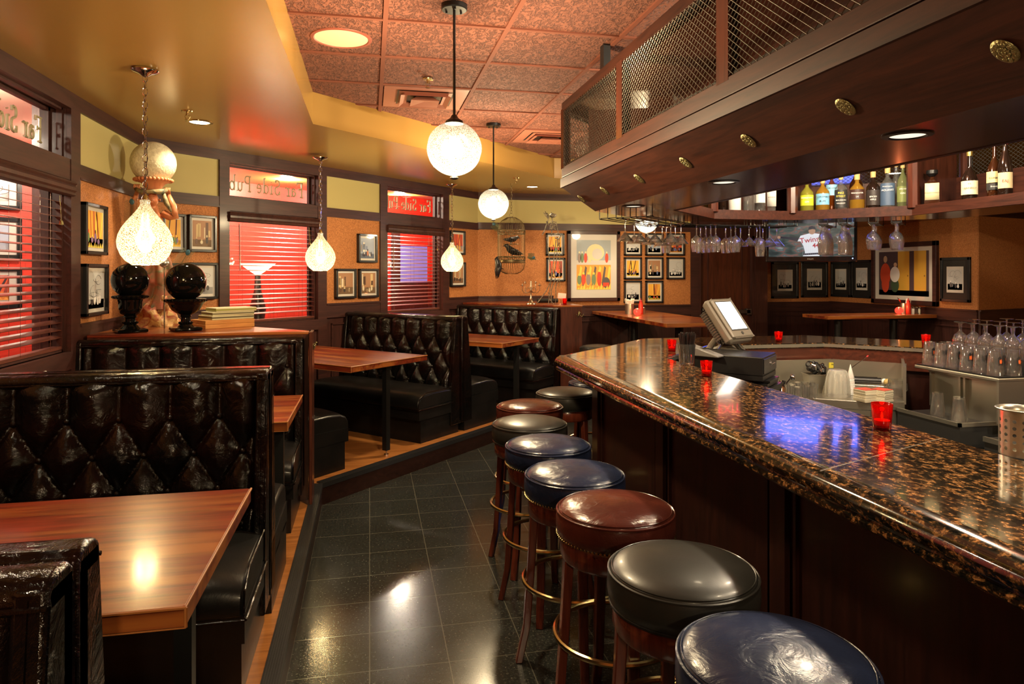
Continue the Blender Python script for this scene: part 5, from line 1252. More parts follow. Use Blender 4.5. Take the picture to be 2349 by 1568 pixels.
x, y = U(1867, 4.80); t = thing('steel_pan', 'steel pan heaped with black and chrome shaker parts', 'pan', (x, y, .7606), -TH)
MB().lathe([(.055, 0), (.085, .125), (.095, .128), (.095, .132), (.082, .13), (.052, .006)], 4, Matrix.Rotation(PI/4, 4, 'Z') @ Matrix.Diagonal((1, 1, 1, 1)), cap=False).box(-.04, .04, -.04, .04, 0, .008).build('pan', m_steel, t, smooth=0)
for i in range(9):
    a = i*.7; M = Matrix.Translation((R.uniform(-.05, .06), R.uniform(-.03, .03), .145+.03*R.random()+(.03 if i > 5 else 0))) @ Matrix.Rotation(a, 4, 'Z') @ Matrix.Rotation(R.uniform(.6, 1.6), 4, 'X')
    MB().lathe([(0, -.025), (.022, -.025), (.026, .02), (.014, .032), (.012, .045), (0, .045)], 16, M, cap=False).build('shaker_part', m_chrome if i % 2 else m_blk, t)
m_plast = mat('clear_plastic', (.95, .93, .85), .12, trans=.75, ior=1.3)
x, y = U(1921, 4.66); t = thing('plastic_cup_stack', 'stack of clear plastic cups turned upside down', 'cups', (x, y, .7606))
mb = MB(); 
pr = [(.082, 0), (.080, .06), (.073, .12), (.060, .165), (.052, .178), (0, .178)]
def flu(u, v):
    k = v*(len(pr)-1); i = min(int(k), len(pr)-2); f = k-i; r = pr[i][0]*(1-f)+pr[i+1][0]*f; z = pr[i][1]*(1-f)+pr[i+1][1]*f
    a = 2*PI*u; r *= 1+.035*math.sin(12*a); return (r*math.cos(a), r*math.sin(a), z)
mb.grid(flu, 72, 15); mb.build('cup_stack', m_plast, t, smooth=180)
x, y = U(1951, 4.72); t = thing('paper_cone_stack', 'stack of white paper cones with pointed tip', 'paper cups', (x, y, .7606))
mb = MB(); mb.lathe([(.032, 0)]+[q for i in range(16) for q in ((.034-.0006*i, .004+i*.0065), (.031-.0006*i, .0075+i*.0065))]+[(.024, .115), (.002, .205), (0, .206)], 24, cap=False); mb.build('paper_cones', m_white, t, smooth=30)
for i, (u, Y, lb) in enumerate(((1985, 4.47, 'left stack of square cream coasters with red tops'), (2022, 4.46, 'right stack of square cream coasters with red tops'))):
    x, y = U(u, Y); t = thing('coaster_stack', lb, 'coasters', (x, y, .7606), .1+.25*i, 'coaster stacks'); mb = MB()
    for j in range(13): mb.box(-.05+R.uniform(-.003, .003), .05+R.uniform(-.003, .003), -.05+R.uniform(-.003, .003), .05, j*.006, j*.006+.0048)
    mb.build('coasters', mat('cream_card', (.66, .60, .45), .7), t, smooth=0); MB().box(-.049, .049, -.049, .049, .0775, .0795).build('red_top_coaster', mat('red_card', (.5, .08, .04), .6), t, smooth=0)
x, y = U(2006, 4.74); t = thing('garnish_tray', 'low steel garnish tray with black rolls and a white roll', 'tray', (x, y, .7606), -.62)
MB().box(-.17, .17, -.05, .05, 0, .065).build('tray', m_steel, t, smooth=0, bevel=.006)
mb = MB(); mb.tube([(-.15, -.01, .088), (.04, .0, .09)], .022, 12); mb.tube([(-.13, .03, .092), (.02, .02, .095)], .018, 10); mb.build('black_rolls', m_blk, t); mb = MB(); mb.ball((.06, -.01, .088), .022, 12); mb.build('white_roll', m_white, t)
tag(MB().ball((0, 0, .025), .025, 14).build('fruit', mat('tan_fruit', (.45, .32, .10), .5), loc=(*U(2036, 4.66), .8265)), 'small round tan fruit on the garnish tray', 'fruit')
x, y = U(2056, 4.56); t = thing('glass_mug', 'clear glass beer mug with handles at the steel end panel', 'mug', (x, y, .7606)); MB().lathe([(0, 0), (.05, 0), (.052, .004), (.050, .125), (.047, .125), (.044, .014), (0, .012)], 28, cap=False).build('glass', m_glass, t, smooth=50)
mb = MB()
for s in (-1, 1): mb.tube([(s*.048, 0, .10), (s*.078, 0, .095), (s*.082, 0, .055), (s*.05, 0, .025)], .007, 8)
mb.build('handle', m_glass, t)
x, y = U(1935, 4.74); mb = MB(); mb.tube([(0, 0, 0), (.09, 0, .075)], .002, 6)
t = thing('bar_spoon', 'twisted bar spoon with red tip leaning in the cups', 'spoon', (x, y, .90), -TH); MB().tube([(0, 0, 0), (.16, 0, .115)], .0025, 6).build('shaft', m_chrome, t); MB().tube([(.16, 0, .115), (.172, 0, .124)], .005, 8).build('red_tip', mat('red_plastic', (.6, .02, .02), .4), t)
k = 0
for i in range(4):
    for j in range(3):
        x, y = U(1812+17*i+5*(j % 2), 4.55+.10*j); put('s', x, y, .7608, bool((i+j) % 2), 'small tumbler left of the steel pan, %s row, %s from left' % (('front', 'middle', 'rear')[j], ('first', 'second', 'third', 'fourth')[i]), 'glass', 'small tumblers on the underbar ledge', .75+.05*((i*j) % 2))
x, y = U(1792, 4.5); t = thing('pourer_rack', 'metal jug with scoops beside the cash drawer', 'jug', (x, y, .7606)); MB().lathe([(0, 0), (.04, 0), (.035, .08), (.028, .10), (.034, .125), (.03, .125), (.024, .1), (0, .1)], 20, cap=False).build('jug', m_chrome, t)
MB().tube([(.02, 0, .09), (.06, -.02, .15)], .004, 6).ball((.07, -.02, .15), .018, 10).build('scoop', m_chrome, t)
# glass station on the right
t = thing('glass_station', 'stainless steel glass station with black mat under the inverted pints', 'steel counter', (3.53, 3.26, 0))
MB().box(0, .47, 0, .62, .972, .992).build('shelf', m_steel, t, smooth=0, bevel=.004); MB().box(.008, .462, .008, .612, .992, 1.0).build('mat', m_blk, t, smooth=0)
MB().box(.10, .47, .04, .58, 0, .972).build('cabinet', m_steel, t, smooth=0)
mb = MB(); mb.box(.075, .10, .06, .075, .73, .95); mb.box(.075, .10, .30, .315, .73, .95); mb.box(.075, .10, .335, .35, .73, .95); mb.box(.075, .10, .56, .575, .73, .95); mb.box(.07, .10, .05, .58, .95, .965); mb.box(.0, .47, .0, .014, .73, .972); mb.build('door_frame', m_steel, t, smooth=0)
MB().box(-.165, .10, .10, .58, 0, .70).build('ice_bin', m_dsteel, t, smooth=0); MB().box(-.17, .10, .095, .11, .70, .722).box(-.17, -.155, .095, .585, .70, .722).build('bin_rim', m_steel, t, smooth=0)
MB().box(-.10, .40, -.55, .0, 0, .66).build('lower_bin', m_dsteel, t, smooth=0); MB().box(-.11, .40, -.55, -.535, .64, .668).box(-.11, -.095, -.55, 0, .64, .668).build('lower_rim', m_steel, t, smooth=0)
for i, (a, b) in enumerate(((-.05, .22), (-.05, .38))): put('p', 3.53+a, 3.26+b, .701, True, 'inverted pint glass standing on the ice bin, %s' % ('nearer' if i == 0 else 'farther'), 'glass', 'pints on the ice bin')
m_or = mat('orange_glass_print', (.75, .14, .03), .4); m_bk = mat('black_glass_print', (.01, .01, .012), .4)
def printed(o, n):
    mb = MB(); rr = lambda z: .0305+(.0445-.0305)*z/.15+.0006
    for a0, a1, z0, z1, c in ((-2.7, -1.7, .045, .075, 0), (-1.5, -.6, .035, .08, 0), (-2.5, -1.4, .055, .065, 1), (-1.2, -.8, .05, .07, 1)):
        k = 1.0005 if c == 0 else 1.02
        mb.grid(lambda p, q: (k*rr(z0+(z1-z0)*q)*math.cos(a0+(a1-a0)*p), k*rr(z0+(z1-z0)*q)*math.sin(a0+(a1-a0)*p), z0+(z1-z0)*q+(.012*abs(math.sin(9*p)) if c else .01*abs(math.sin(5*p)))), 8, 2, mi=c)
    return mb.build('print', [m_bk, m_or], o, smooth=180)
pr0 = None
wrd = ['first', 'second', 'third', 'fourth', 'fifth', 'sixth', 'seventh']
for r in range(2):
    for i in range(6):
        x, y = 3.585+.098*r, 3.815-.0955*i-(.03 if r else 0)
        if y < 3.3: continue
        o = put('p', x, y, 1.0005, True, 'inverted pint glass, %s from the left in the %s row of the mat' % (wrd[i], ('front', 'second')[r]), 'glass', 'inverted pint glasses on the mat')
        o.rotation_euler = (PI, 0, [0, .5, .2, -.3, .4, 0][i]+PI*1.2)
        if pr0 is None: pr0 = printed(o, i)
        else: c = pr0.copy(); COL.objects.link(c); c.parent = o
tag(MB().box(3.765, 3.995, 3.28, 3.87, 1.0005, 1.085).build('drying_rack', m_dsteel, smooth=0), 'raised dark rack holding the inverted stem glasses', 'rack')
for r in range(2):
    for i in range(6):
        put('g' if r == 0 else 'w', 3.82+.11*r, 3.81-.094*i, 1.0855, True, 'inverted %s, %s along the %s line of the raised rack' % ('goblet' if r == 0 else 'wine glass', wrd[i], ('front', 'rear')[r]), 'glass', 'inverted stem glasses', 1)
for o in list(COL.objects):
    if o.get('group') == 'inverted stem glasses': o.location.z = 1.0855+(.1905 if o.name.startswith('goblet') else .2055)
    elif o.name.startswith('pint_glass') and o.get('label'): o.location.z += .150
    elif o.name.startswith('small_tumbler') and o.get('label') and o.rotation_euler[0] > 3 and o.location.z < 1: o.location.z += .1055*o.scale[0]
for i in range(5):
    o = put('w', 4.09+.012*i, 3.72-.10*i, BZ+.2055*1.12+.0005, True, 'inverted wine glass on the granite behind the raised rack, %s from left' % wrd[i], 'glass', 'inverted stem glasses on the counter', 1.12)
x, y = D(2420, 4.3); t = thing('side_monitor', 'dark monitor edge with violet screen at the right edge above the glasses', 'screen', (4.30, 3.38, BZ), math.radians(-70))
MB().box(-.2, .2, -.015, .015, .10, .42, M=Matrix.Rotation(-.35, 4, 'X')).build('housing', m_posd, t, smooth=0, bevel=.006); MB().box(-.185, .185, -.017, -.015, .12, .40, M=Matrix.Rotation(-.35, 4, 'X')).build('screen_face', mat('violet_screen', (.1, .1, .3), .2, emis=(.25, .25, .8), es=.5), t, smooth=0)
MB().cyl(0, .03, 0, .02, .09, 20).cyl(0, .03, .02, .2, .015, 10).build('foot', m_blk, t)
# ------------------------------------------------------------------ high tables by the back walls
def hightable(x0, x1, y0, y1, label, legs):
    t = thing('high_table', label, 'table', (x0, y0, 0), 0, 'red high tables'); z = 1.085
    MB().cbox(0, x1-x0, 0, y1-y0, z-.042, z, .004).build('tabletop', m_table, t, smooth=0)
    MB().tube([(0, 0, z-.002), (x1-x0, 0, z-.002)], .002, 6).tube([(0, 0, z-.002), (0, y1-y0, z-.002)], .002, 6).build('edge_banding', m_edge, t)
    for a, b in legs: MB().cyl(a, b, .02, z-.06, .045, 16).cyl(a, b, z-.06, z-.042, .16, 20, r2=.18).cyl(a, b, 0, .02, .26, 24).build('pedestal', m_blk, t)
hightable(2.93, 3.72, 6.42, 8.78, 'red high table with napkin caddy, by the small print grid', [(.40, .55), (.40, 1.85)])
hightable(5.30, 6.80, 7.12, 7.62, 'red high table under the wide picture by the right wall', [(.32, .25), (1.1, .25)])
HZT = 1.085
def squeeze(x, y, label):
    t = thing('squeeze_bottle', label, 'bottle', (x, y, HZT)); MB().lathe([(0, 0), (.028, 0), (.029, .01), (.029, .12), (.02, .14), (.02, .15)], 20).build('bottle', mat('ketchup_red', (.55, .03, .015), .3), t)
    MB().lathe([(.02, .15), (.02, .165), (.006, .175), (.003, .20), (0, .20)], 16, cap=False).build('cap', mat('red_cap', (.4, .02, .02), .3), t)
def shaker(x, y, label, c):
    t = thing('spice_shaker', label, 'shaker', (x, y, HZT)); MB().lathe([(0, 0), (.02, 0), (.021, .06), (.017, .07)], 16).build('jar', c, t); MB().lathe([(.018, .07), (.018, .08), (.01, .088), (0, .09)], 16, cap=False).build('cap', m_chrome, t)
def redglobe(x, y, label):
    t = thing('red_candle_globe', label, 'candle', (x, y, HZT)); mb = MB()
    def fn(u, v):
        k = 1+.03*math.sin(28*PI*u)*math.sin(16*PI*v); return (.046*k*math.sin(PI*v*.86+.2)*math.cos(2*PI*u), .046*k*math.sin(PI*v*.86+.2)*math.sin(2*PI*u), .044-.044*math.cos(PI*v*.86+.2))
    mb.grid(fn, 56, 24); mb.build('red_glass', mat('glowing_red_glass', (.7, .02, .02), .15, emis=(1, .06, .03), es=.9), t, smooth=180)
    lamp('candle_light', 'POINT', (0, 0, .11), 1, (1, .25, .08), .01, parent=t)
x, y = D(1444, 8.45); t = thing('napkin_caddy', 'perforated steel caddy stuffed with white napkins on the high table', 'caddy', (x, y, HZT))
MB().lathe([(0, 0), (.055, 0), (.055, .13), (.052, .13), (.052, .005)], 28, cap=False).build('perforated_cup', m_steel, t)
mb = MB()
for i in range(7): a = i*.9; M = Matrix.Rotation(a, 4, 'Z') @ Matrix.Rotation(.25, 4, 'X'); mb.box(-.035, .035, -.004, .004, .03, .18+.01*(i % 3), M)
mb.build('napkins', m_white, t, smooth=0)
x, y = D(1462, 8.2); redglobe(x, y, 'glowing red candle globe beside the napkin caddy')
x, y = D(1470, 8.45); squeeze(x, y, 'red squeeze bottle behind the red candle globe, by the napkin caddy')
x, y = D(1477, 8.5); shaker(x, y, 'small salt shaker beside the napkin caddy', m_glass)
x, y = D(2062, 8.50); redglobe(x, y, 'beaded red candle globe on the table under the wide picture')
x, y = D(2074, 8.62); t = thing('cutlery_caddy', 'steel caddy with forks and white napkins under the wide picture', 'caddy', (x, y, HZT)); MB().lathe([(0, 0), (.045, 0), (.045, .13), (.042, .13), (.042, .005)], 24, cap=False).build('perforated_cup', m_steel, t)
mb = MB(); 
for i in range(5): mb.tube([(.01*i-.02, 0, .02), (-.05-.012*i, .0, .17+.008*i)], .003, 5)
mb.build('cutlery', m_chrome, t); MB().box(0, .06, -.01, .01, .05, .19, M=Matrix.Rotation(.2, 4, 'Y')).build('napkins', m_white, t, smooth=0)
x, y = D(2084, 8.50); squeeze(x, y, 'red squeeze bottle on the table under the wide picture')
for u, c, n in ((2094, m_white, 'white'), (2102, m_glass, 'clear'), (2109, m_steel, 'grey')): x, y = D(u, 8.50); shaker(x, y, 'small %s shaker on the table under the wide picture' % n, c)
for (x, y), lb in (((-1.60, 3.86), 'white napkins poking up behind the largest tufted back'), (TS(1.0, .10), 'white napkins on the middle table behind the corner ledge')):
    t = thing('napkin_holder', lb, 'napkins', (x, y, .9055)); MB().box(-.06, .06, -.03, .03, 0, .09).build('holder', m_blk, t, smooth=0)
    mb = MB(); mb.grid(lambda u, v: (-.055+.11*u, -.02+.04*v, .19-.05*(2*u-1)**2+.006*math.sin(20*u)+.004*math.sin(17*v)), 16, 6); mb.box(-.05, .05, -.02, .02, .09, .15); mb.build('napkins', m_white, t, smooth=0)
# ------------------------------------------------------------------ television
x, y = D(1859, 8.3); t = thing('television', 'black flat television showing a baseball player in white', 'television', (x, y, 2.0), -TH-.42)
W, H = 1.02, .54
MB().cbox(-W/2, W/2, 0, .08, -H/2, H/2, .01).build('housing', mat('gloss_black_plastic', (.006, .006, .010), .08, coat=1), t, smooth=0)
MB().box(-.03, .03, .08, .14, .1, .66).box(-.2, .2, .08, .10, -.1, .2).build('ceiling_mount', m_blk, t, smooth=0)
def emi(n, c, s=.62): return mat(n, (0, 0, 0), .25, emis=c, es=s, coat=.3)
m, nt, N, P, Lk = nodes('tv_blurred_crowd'); tt = tex(N, Lk, 'ShaderNodeTexNoise', 9, stretch=(.6, 1, 1.6), Detail=2); rr_ = ramp(N, [(.38, (.02, .03, .03)), (.5, (.05, .07, .065)), (.56, (.16, .07, .06)), (.62, (.06, .09, .09)), (.70, (.25, .26, .28))]); Lk.new(tt.outputs['Fac'], rr_.inputs[0]); Lk.new(rr_.outputs[0], P.inputs['Emission Color']); P.inputs['Emission Strength'].default_value = .7; P.inputs['Base Color'].default_value = (0, 0, 0, 1); P.inputs['Roughness'].default_value = .2
MB().box(-W/2+.035, W/2-.035, -.002, 0, -H/2+.065, H/2-.03).build('screen_face', m, t, smooth=0)
mb = MB(); yy = -.003
def pg(pts, c, k=0): mb.poly([(a*.85, yy-k*.0006, max(b*.85-.06, -.20)) for a, b in pts], mi=c)
def el(cx, cz, rx, rz, c, k=1, n=18): pg([(cx+rx*math.cos(2*PI*i/n), cz+rz*math.sin(2*PI*i/n)) for i in range(n)], c, k)
pg([(-.13, .13), (-.02, .16), (.06, .16), (.19, .14), (.17, .06), (.11, .05), (.10, -.06), (.12, -.235), (-.10, -.235), (-.07, -.12), (-.09, -.02), (-.13, .05), (-.17, .05)], 0)
pg([(-.15, .10), (-.17, .05), (-.33, .09), (-.41, .10), (-.41, .125), (-.32, .12)], 3, 1); el(-.42, .113, .022, .02, 2, 2)
pg([(.17, .14), (.18, .08), (.27, .06), (.30, .10)], 3, 1); el(.30, .065, .055, .05, 4, 2)
pg([(-.09, -.125), (.11, -.115), (.11, -.14), (-.09, -.15)], 3, 2); el(.02, .195, .045, .05, 2, 2); pg([(-.03, .21), (-.02, .255), (.02, .268), (.06, .255), (.075, .21), (.03, .222)], 3, 3)
for i in range(9): pg([(-.10+.025*i, -.22), (-.098+.025*i, -.22), (-.088+.022*i, .12), (-.090+.022*i, .12)], 5, 3)
scp = mb.build('screen_player', [emi('tv_white', (.75, .76, .80)), emi('tv_red', (.4, .02, .04)), emi('tv_skin', (.40, .22, .14)), emi('tv_dark', (.015, .015, .03)), emi('tv_glove', (.05, .04, .035)), emi('tv_stripe', (.45, .46, .55))], t, smooth=0)
text('Twins', .090, emi('tv_red', (.4, .02, .04)), scp, (-.012, -.006, -.004), (PI/2, -.12, 0), name='screen_lettering', bold=.001); text('44', .072, emi('tv_red', (.4, .02, .04)), scp, (.06, -.006, -.073), (PI/2, 0, 0), name='screen_lettering', bold=.002)
text('PHILIPS', .022, mat('silver_print', (.6, .6, .6), .4), t, (.0, -.0012, -H/2+.035), name='maker_lettering')
mb = MB(); mb.ball((.46, -.002, -H/2+.04), .006, 8); mb.build('standby_light', emi('blue_led', (.3, .5, 1), 8), t)
t2 = thing('blue_light_panel', 'blue glowing panel strip just above the television', 'light panel', (x, y, 2.47), -TH-.42)
MB().box(-.52, .52, 0, .05, -.15, .15).build('housing', m_blk, t2, smooth=0); MB().box(-.51, .51, -.004, 0, -.14, .14).build('glowing_face', mat('blue_panel_face', (.1, .1, .3), .4, emis=(.12, .17, 1), es=3.5), t2, smooth=0)
# exit sign over the door, seen reflected in the granite
t = thing('exit_sign', 'pale exit sign with red letters and two lamp heads above the back door', 'exit sign', (4.93, 8.79, 2.44)); MB().box(-.16, .16, -.05, .02, -.10, .10).build('housing', mat('cream_plastic', (.55, .52, .30), .5, emis=(.5, .45, .2), es=.5), t, smooth=0, bevel=.005)
text('EXIT', .17, mat('exit_red', (.8, .03, .03), .4, emis=(1, .05, .08), es=3.5), t, (0, -.052, -.004), name='exit_lettering', bold=.002)
for s in (-1, 1): MB().lathe([(0, -.05), (.045, -.05), (.05, -.02), (.03, .03), (0, .035)], 18, Matrix.Translation((s*.23, -.03, .02)) @ Matrix.Rotation(PI/2-.3, 4, 'X'), cap=False).tube([(s*.16, 0, 0), (s*.23, 0, .02)], .012, 8).build('lamp_head', mat('cream_plastic2', (.5, .48, .35), .4), t)
# ------------------------------------------------------------------ things on the left corner ledge
LZ = 1.2255
def urn(u, Y, label, wide):
    x, y = D(u, Y); t = thing('ball_urn', label, 'urn', (x, y, LZ), .5, 'gloss black urns with balls')
    g = mat('gloss_black_ceramic', (.003, .003, .003), .05, spec=.35); mb = MB()
    if wide:
        pr = [(.05, .022), (.045, .03), (.034, .045), (.030, .06), (.028, .085), (.036, .092), (.030, .10), (.055, .112), (.085, .135), (.10, .165), (.108, .178), (.122, .186), (.126, .195), (.120, .205), (.108, .208), (0, .208)]; br, bz = .123, .315; s = .082
    else:
        pr = [(.062, .022), (.05, .035), (.036, .05), (.032, .07), (.030, .085), (.042, .095), (.036, .105), (.058, .12), (.066, .15), (.068, .19), (.072, .205), (.098, .212), (.102, .222), (.096, .232), (.08, .236), (0, .236)]; br, bz = .109, .326; s = .085
    mb.lathe(pr, 40, cap=False)
    n = 26; rr = pr[-5][0]
    for i in range(n): a = 2*PI*i/n; mb.ball((rr*math.cos(a), rr*math.sin(a), pr[-4][1]), .0085, 6)
    for i in range(16): a = 2*PI*i/16; mb.ball((pr[3][0]*1.2*math.cos(a), pr[3][0]*1.2*math.sin(a), pr[3][1]-.01), .009, 6)
    mb.cbox(-s, s, -s, s, 0, .022, .005); mb.build('urn_body', g, t, smooth=45)
    MB().ball((0, 0, bz), br, 48).build('ball', g, t, smooth=180)
urn(299, 4.30, 'gloss black urn with ball on tall stem, left of the two', False)
urn(426, 4.42, 'gloss black urn with larger ball on wide bowl, right of the two', True)
# statue: figure on a rocky base holding up a dish with a stone ball
x, y = D(352, 4.80); t = thing('atlas_statue', 'painted plaster figure lifting a dish with pale stone ball', 'statue', (x, y, LZ), 0)
def stat(name, c1, c2, sc, r=.5, b=.6):
    m, nt, N, P, Lk = nodes(name); tt = tex(N, Lk, 'ShaderNodeTexNoise', sc, Detail=5, Distortion=1.5); rp = ramp(N, [(.35, c1), (.65, c2)]); Lk.new(tt.outputs['Fac'], rp.inputs[0]); Lk.new(rp.outputs[0], P.inputs['Base Color']); P.inputs['Roughness'].default_value = r; bumpn(N, Lk, P, tt.outputs['Fac'], b, .01); return m
m_rock = stat('rust_gold_rock', (.34, .06, .03), (.62, .42, .16), 22); m_robe = stat('rose_green_robe', (.50, .14, .09), (.16, .17, .08), 9, .4); m_skin = stat('terracotta_skin', (.50, .16, .07), (.66, .28, .12), 8, .4, .15); m_stone = stat('pitted_stone', (.60, .52, .34), (.80, .73, .52), 30, .8, .5)
mb = MB()
def rock(u, v):
    a = 2*PI*u; r = (.145*(1-.45*v)+.018*math.sin(5*a+7*v)+.012*math.sin(11*a-9*v))*(1 if v < .95 else .6); return (r*math.cos(a)*1.05+.01*math.sin(9*v), r*math.sin(a)*.8, .24*v)
mb.grid(rock, 72, 20); mb.build('rock_base', m_rock, t, smooth=180)
mb = MB()
def robe(u, v):
    a = 2*PI*u+1.6*v; k = [.115, .095, .085, .10, .085, .062, .055]; q = v*6; i = min(int(q), 5); r = k[i]*(1-q+i)+k[i+1]*(q-i)
    r *= 1+.16*math.sin(6*a+5*v)+.06*math.sin(13*a); return (r*math.cos(a)-.02+.05*math.sin(3*v), r*math.sin(a)*.8, .12+.50*v)
mb.grid(robe, 96, 36); mb.build('swirling_robe', m_robe, t, smooth=180)
mb = MB(); mb.tube([(0, 0, .56), (.005, 0, .62), (.0, 0, .68), (-.01, 0, .74), (-.01, 0, .80), (-.01, 0, .86)], .06, 16, rs=[.062, .056, .064, .072, .05, .03])
mb.ball((.015, -.055, .70), .024, 12); mb.ball((-.03, -.055, .70), .024, 12)
for s, sh, el_, ha in ((-1, (-.075, 0, .79), (-.125, -.03, .77), (-.095, -.02, .95)), (1, (.065, 0, .79), (.155, -.03, .76), (.10, -.02, .93))):
    P0, P1, P2 = map(Vector, (sh, el_, ha)); mb.tube([P0, P0.lerp(P1, .5)+Vector((0, 0, -.008)), P1, P1.lerp(P2, .5)+Vector((s*.008, 0, 0)), P2], .02, 10, rs=[.028, .026, .020, .021, .013])
    for f in range(4): mb.tube([P2+Vector((-.016+.010*f, -.006, .0)), P2+Vector((-.018+.011*f, -.022, .022)), P2+Vector((-.018+.011*f, -.012, .038))], .0052, 6)
    mb.tube([P2, P2+Vector((-s*.022, -.018, .012))], .006, 6)
mb.tube([(-.005, 0, .84), (-.005, -.005, .90)], .022, 10)
mb.build('torso_and_arms', m_skin, t, smooth=180)
mb = MB(); mb.ball((0, -.015, .885), .043, 16, sc=(.85, 1, 1.15)); mb.ball((0, -.058, .88), .009, 8); mb.ball((-.042, -.01, .885), .009, 8); mb.ball((.042, -.01, .885), .009, 8)
for s in (-1, 1): mb.ball((s*.015, -.05, .892), .006, 8)
mb.tube([(-.012, -.055, .862), (.012, -.055, .862)], .003, 6); mb.build('head', m_skin, t, smooth=180)
mb = MB(); mb.lathe([(.0, .925), (.05, .93), (.055, .97), (.075, 1.0), (.12, 1.018), (.118, 1.028), (.0, 1.024)], 40, cap=False)
for i in range(30): a = 2*PI*i/30; mb.ball((.119*math.cos(a), .119*math.sin(a), 1.024), .012, 8)
mb.build('dish', m_skin, t, smooth=60)
mb = MB(); mb.tube([(-.10, -.05, .955), (-.05, -.085, .93), (.01, -.09, .935), (.07, -.08, .935), (.10, -.05, .95)], .018, 10, rs=[.012, .020, .014, .020, .012]); mb.tube([(.08, -.06, .935), (.10, -.06, .86), (.13, -.05, .80)], .015, 8, rs=[.012, .018, .006]); mb.build('cloth_drape', stat('olive_cloth', (.35, .27, .12), (.08, .09, .06), 20), t, smooth=180)
MB().ball((0, 0, 1.145), .148, 40).build('stone_ball', m_stone, t, smooth=180)
# branch, feathers and silver ball leaning beside the figure
m_bark = stat('grey_bark', (.10, .07, .045), (.28, .22, .14), 30); m_fea = mat('peacock_feather', (.10, .11, .05), .6)
tag(MB().tube([(0, 0, 0), (.01, 0, .3), (.0, .02, .55), (-.02, 0, .80), (-.03, 0, .98)], .02, 8, rs=[.028, .026, .024, .022, .012]).tube([(-.02, 0, .8), (-.07, 0, .88), (-.10, 0, .97)], .01, 6).tube([(0, .01, .5), (.06, 0, .62)], .008, 6).build('tree_branch', m_bark, loc=(*D(305, 4.98), LZ)), 'grey branch standing behind the statue against the wall', 'branch')
def feather(name, p, ang, ln, label, tilt=.0, group='peacock feathers'):
    t = thing(name, label, 'feather', p, 0, group); t.rotation_euler = (0, ang, tilt)
    mb = MB(); mb.tube([(0, 0, 0), (.01, 0, ln*.5), (.03, 0, ln)], .0018, 5)
    for i in range(26):
        f = .35+.65*i/26; L2 = .05*(1-.2*f)
        for s in (-1, 1): mb.tube([(.03*f*f, 0, ln*f), (.03*f*f+s*L2*.6, .004*s, ln*f+L2*.5), (.03*f*f+s*L2, .0, ln*f+L2*.65)], .0011, 3)
    mb.build('vane', m_fea, t); MB().ball((.03, -.004, ln), .016, 12, sc=(1, .3, 1.3)).build('eye_spot', mat('feather_eye', (.03, .10, .14), .35), t)
x, y = D(392, 4.75); feather('peacock_feather', (x, y, LZ+.30), .35, .24, 'peacock feather behind the right ball urn', 0)
x, y = D(305, 4.70); feather('peacock_feather', (x, y, LZ+.62), -.15, .24, 'peacock feather left of the statue shoulders', 0)
x, y = D(377, 4.60); t = thing('silver_bauble', 'small matte silver ball on stick beside the statue', 'ornament', (x, y, LZ)); MB().ball((0, 0, .44), .032, 20).build('ball', mat('satin_silver', (.55, .53, .48), .3, .9), t, smooth=180); MB().tube([(0, 0, 0), (0, 0, .41)], .004, 6).build('stick', m_bark, t)
# cigar boxes
cx, cy_ = D(511, 4.72)
def cbox(dx, dy, z, w, d, h, rz, c, label, band=None):
    t = thing('cigar_box', label, 'box', (cx+dx, cy_+dy, LZ+z), rz, 'stack of cigar boxes'); MB().cbox(-w/2, w/2, -d/2, d/2, 0, h, .002).build('box', c, t, smooth=0)
    if band: MB().box(-w/2-.001, w/2+.001, -d/2-.001, d/2+.001, h*.35, h*.7).build('paper_band', band, t, smooth=0)
c_tan = wood('cigar_box_wood', (.42, .17, .04), (.62, .30, .08), 'x', rough=.45, coat=0); c_pap = mat('printed_cream_paper', (.58, .55, .34), .6, bump=(40, .3)); c_grn = mat('green_band_paper', (.30, .33, .06), .6); c_dk = mat('dark_ornament_paper', (.10, .09, .05), .6)
cbox(0, 0, 0, .34, .24, .028, .62, c_tan, 'lower tan wooden cigar box on the corner ledge'); cbox(.0, .005, .029, .34, .235, .026, .62, c_tan, 'second tan wooden cigar box in the stack')
cbox(.02, .02, .056, .30, .20, .028, .66, c_pap, 'cream box with dark ornament band, third in the stack', c_dk); cbox(.03, .02, .085, .29, .19, .022, .60, c_pap, 'cream box with dark band just under the top box', c_dk); cbox(.05, .03, .108, .28, .18, .026, .58, c_pap, 'topmost cream and green box of the stack', c_grn)
# ------------------------------------------------------------------ far ledge: candelabra, skeleton, card, candle
LZ2 = 1.2255
x, y = D(1218, 8.15); t = thing('candelabra', 'silver branched candelabra on the far ledge', 'candelabra', (x, y, LZ2))
m_sil = mat('old_silver', (.66, .60, .46), .25, 1)
MB().lathe([(0, 0), (.062, 0), (.058, .012), (.03, .022), (.014, .05), (.018, .06), (.010, .08), (.008, .15), (.013, .16), (.008, .17), (.006, .20), (0, .21)], 24, cap=False).build('stem', m_sil, t)
for i, (r, h, a) in enumerate(((.105, .215, 0), (.105, .215, PI), (.075, .245, .5), (.075, .245, PI-.5))):
    c, s = math.cos(a), math.sin(a); mb = MB(); mb.tube([(0, 0, .165), (c*r*.3, s*r*.3, .135), (c*r*.75, s*r*.75, .130), (c*r, s*r, .165), (c*r, s*r, h)], .0042, 6)
    mb.tube([(0, 0, .17), (c*r*.35, s*r*.35, .20), (c*r*.6, s*r*.6, .17)], .0032, 6); mb.lathe([(.004, h), (.022, h+.004), (.024, h+.010), (.008, h+.012), (.008, h+.028), (0, h+.028)], 14, Matrix.Translation((c*r, s*r, 0)), cap=False); mb.build('arm', m_sil, t)
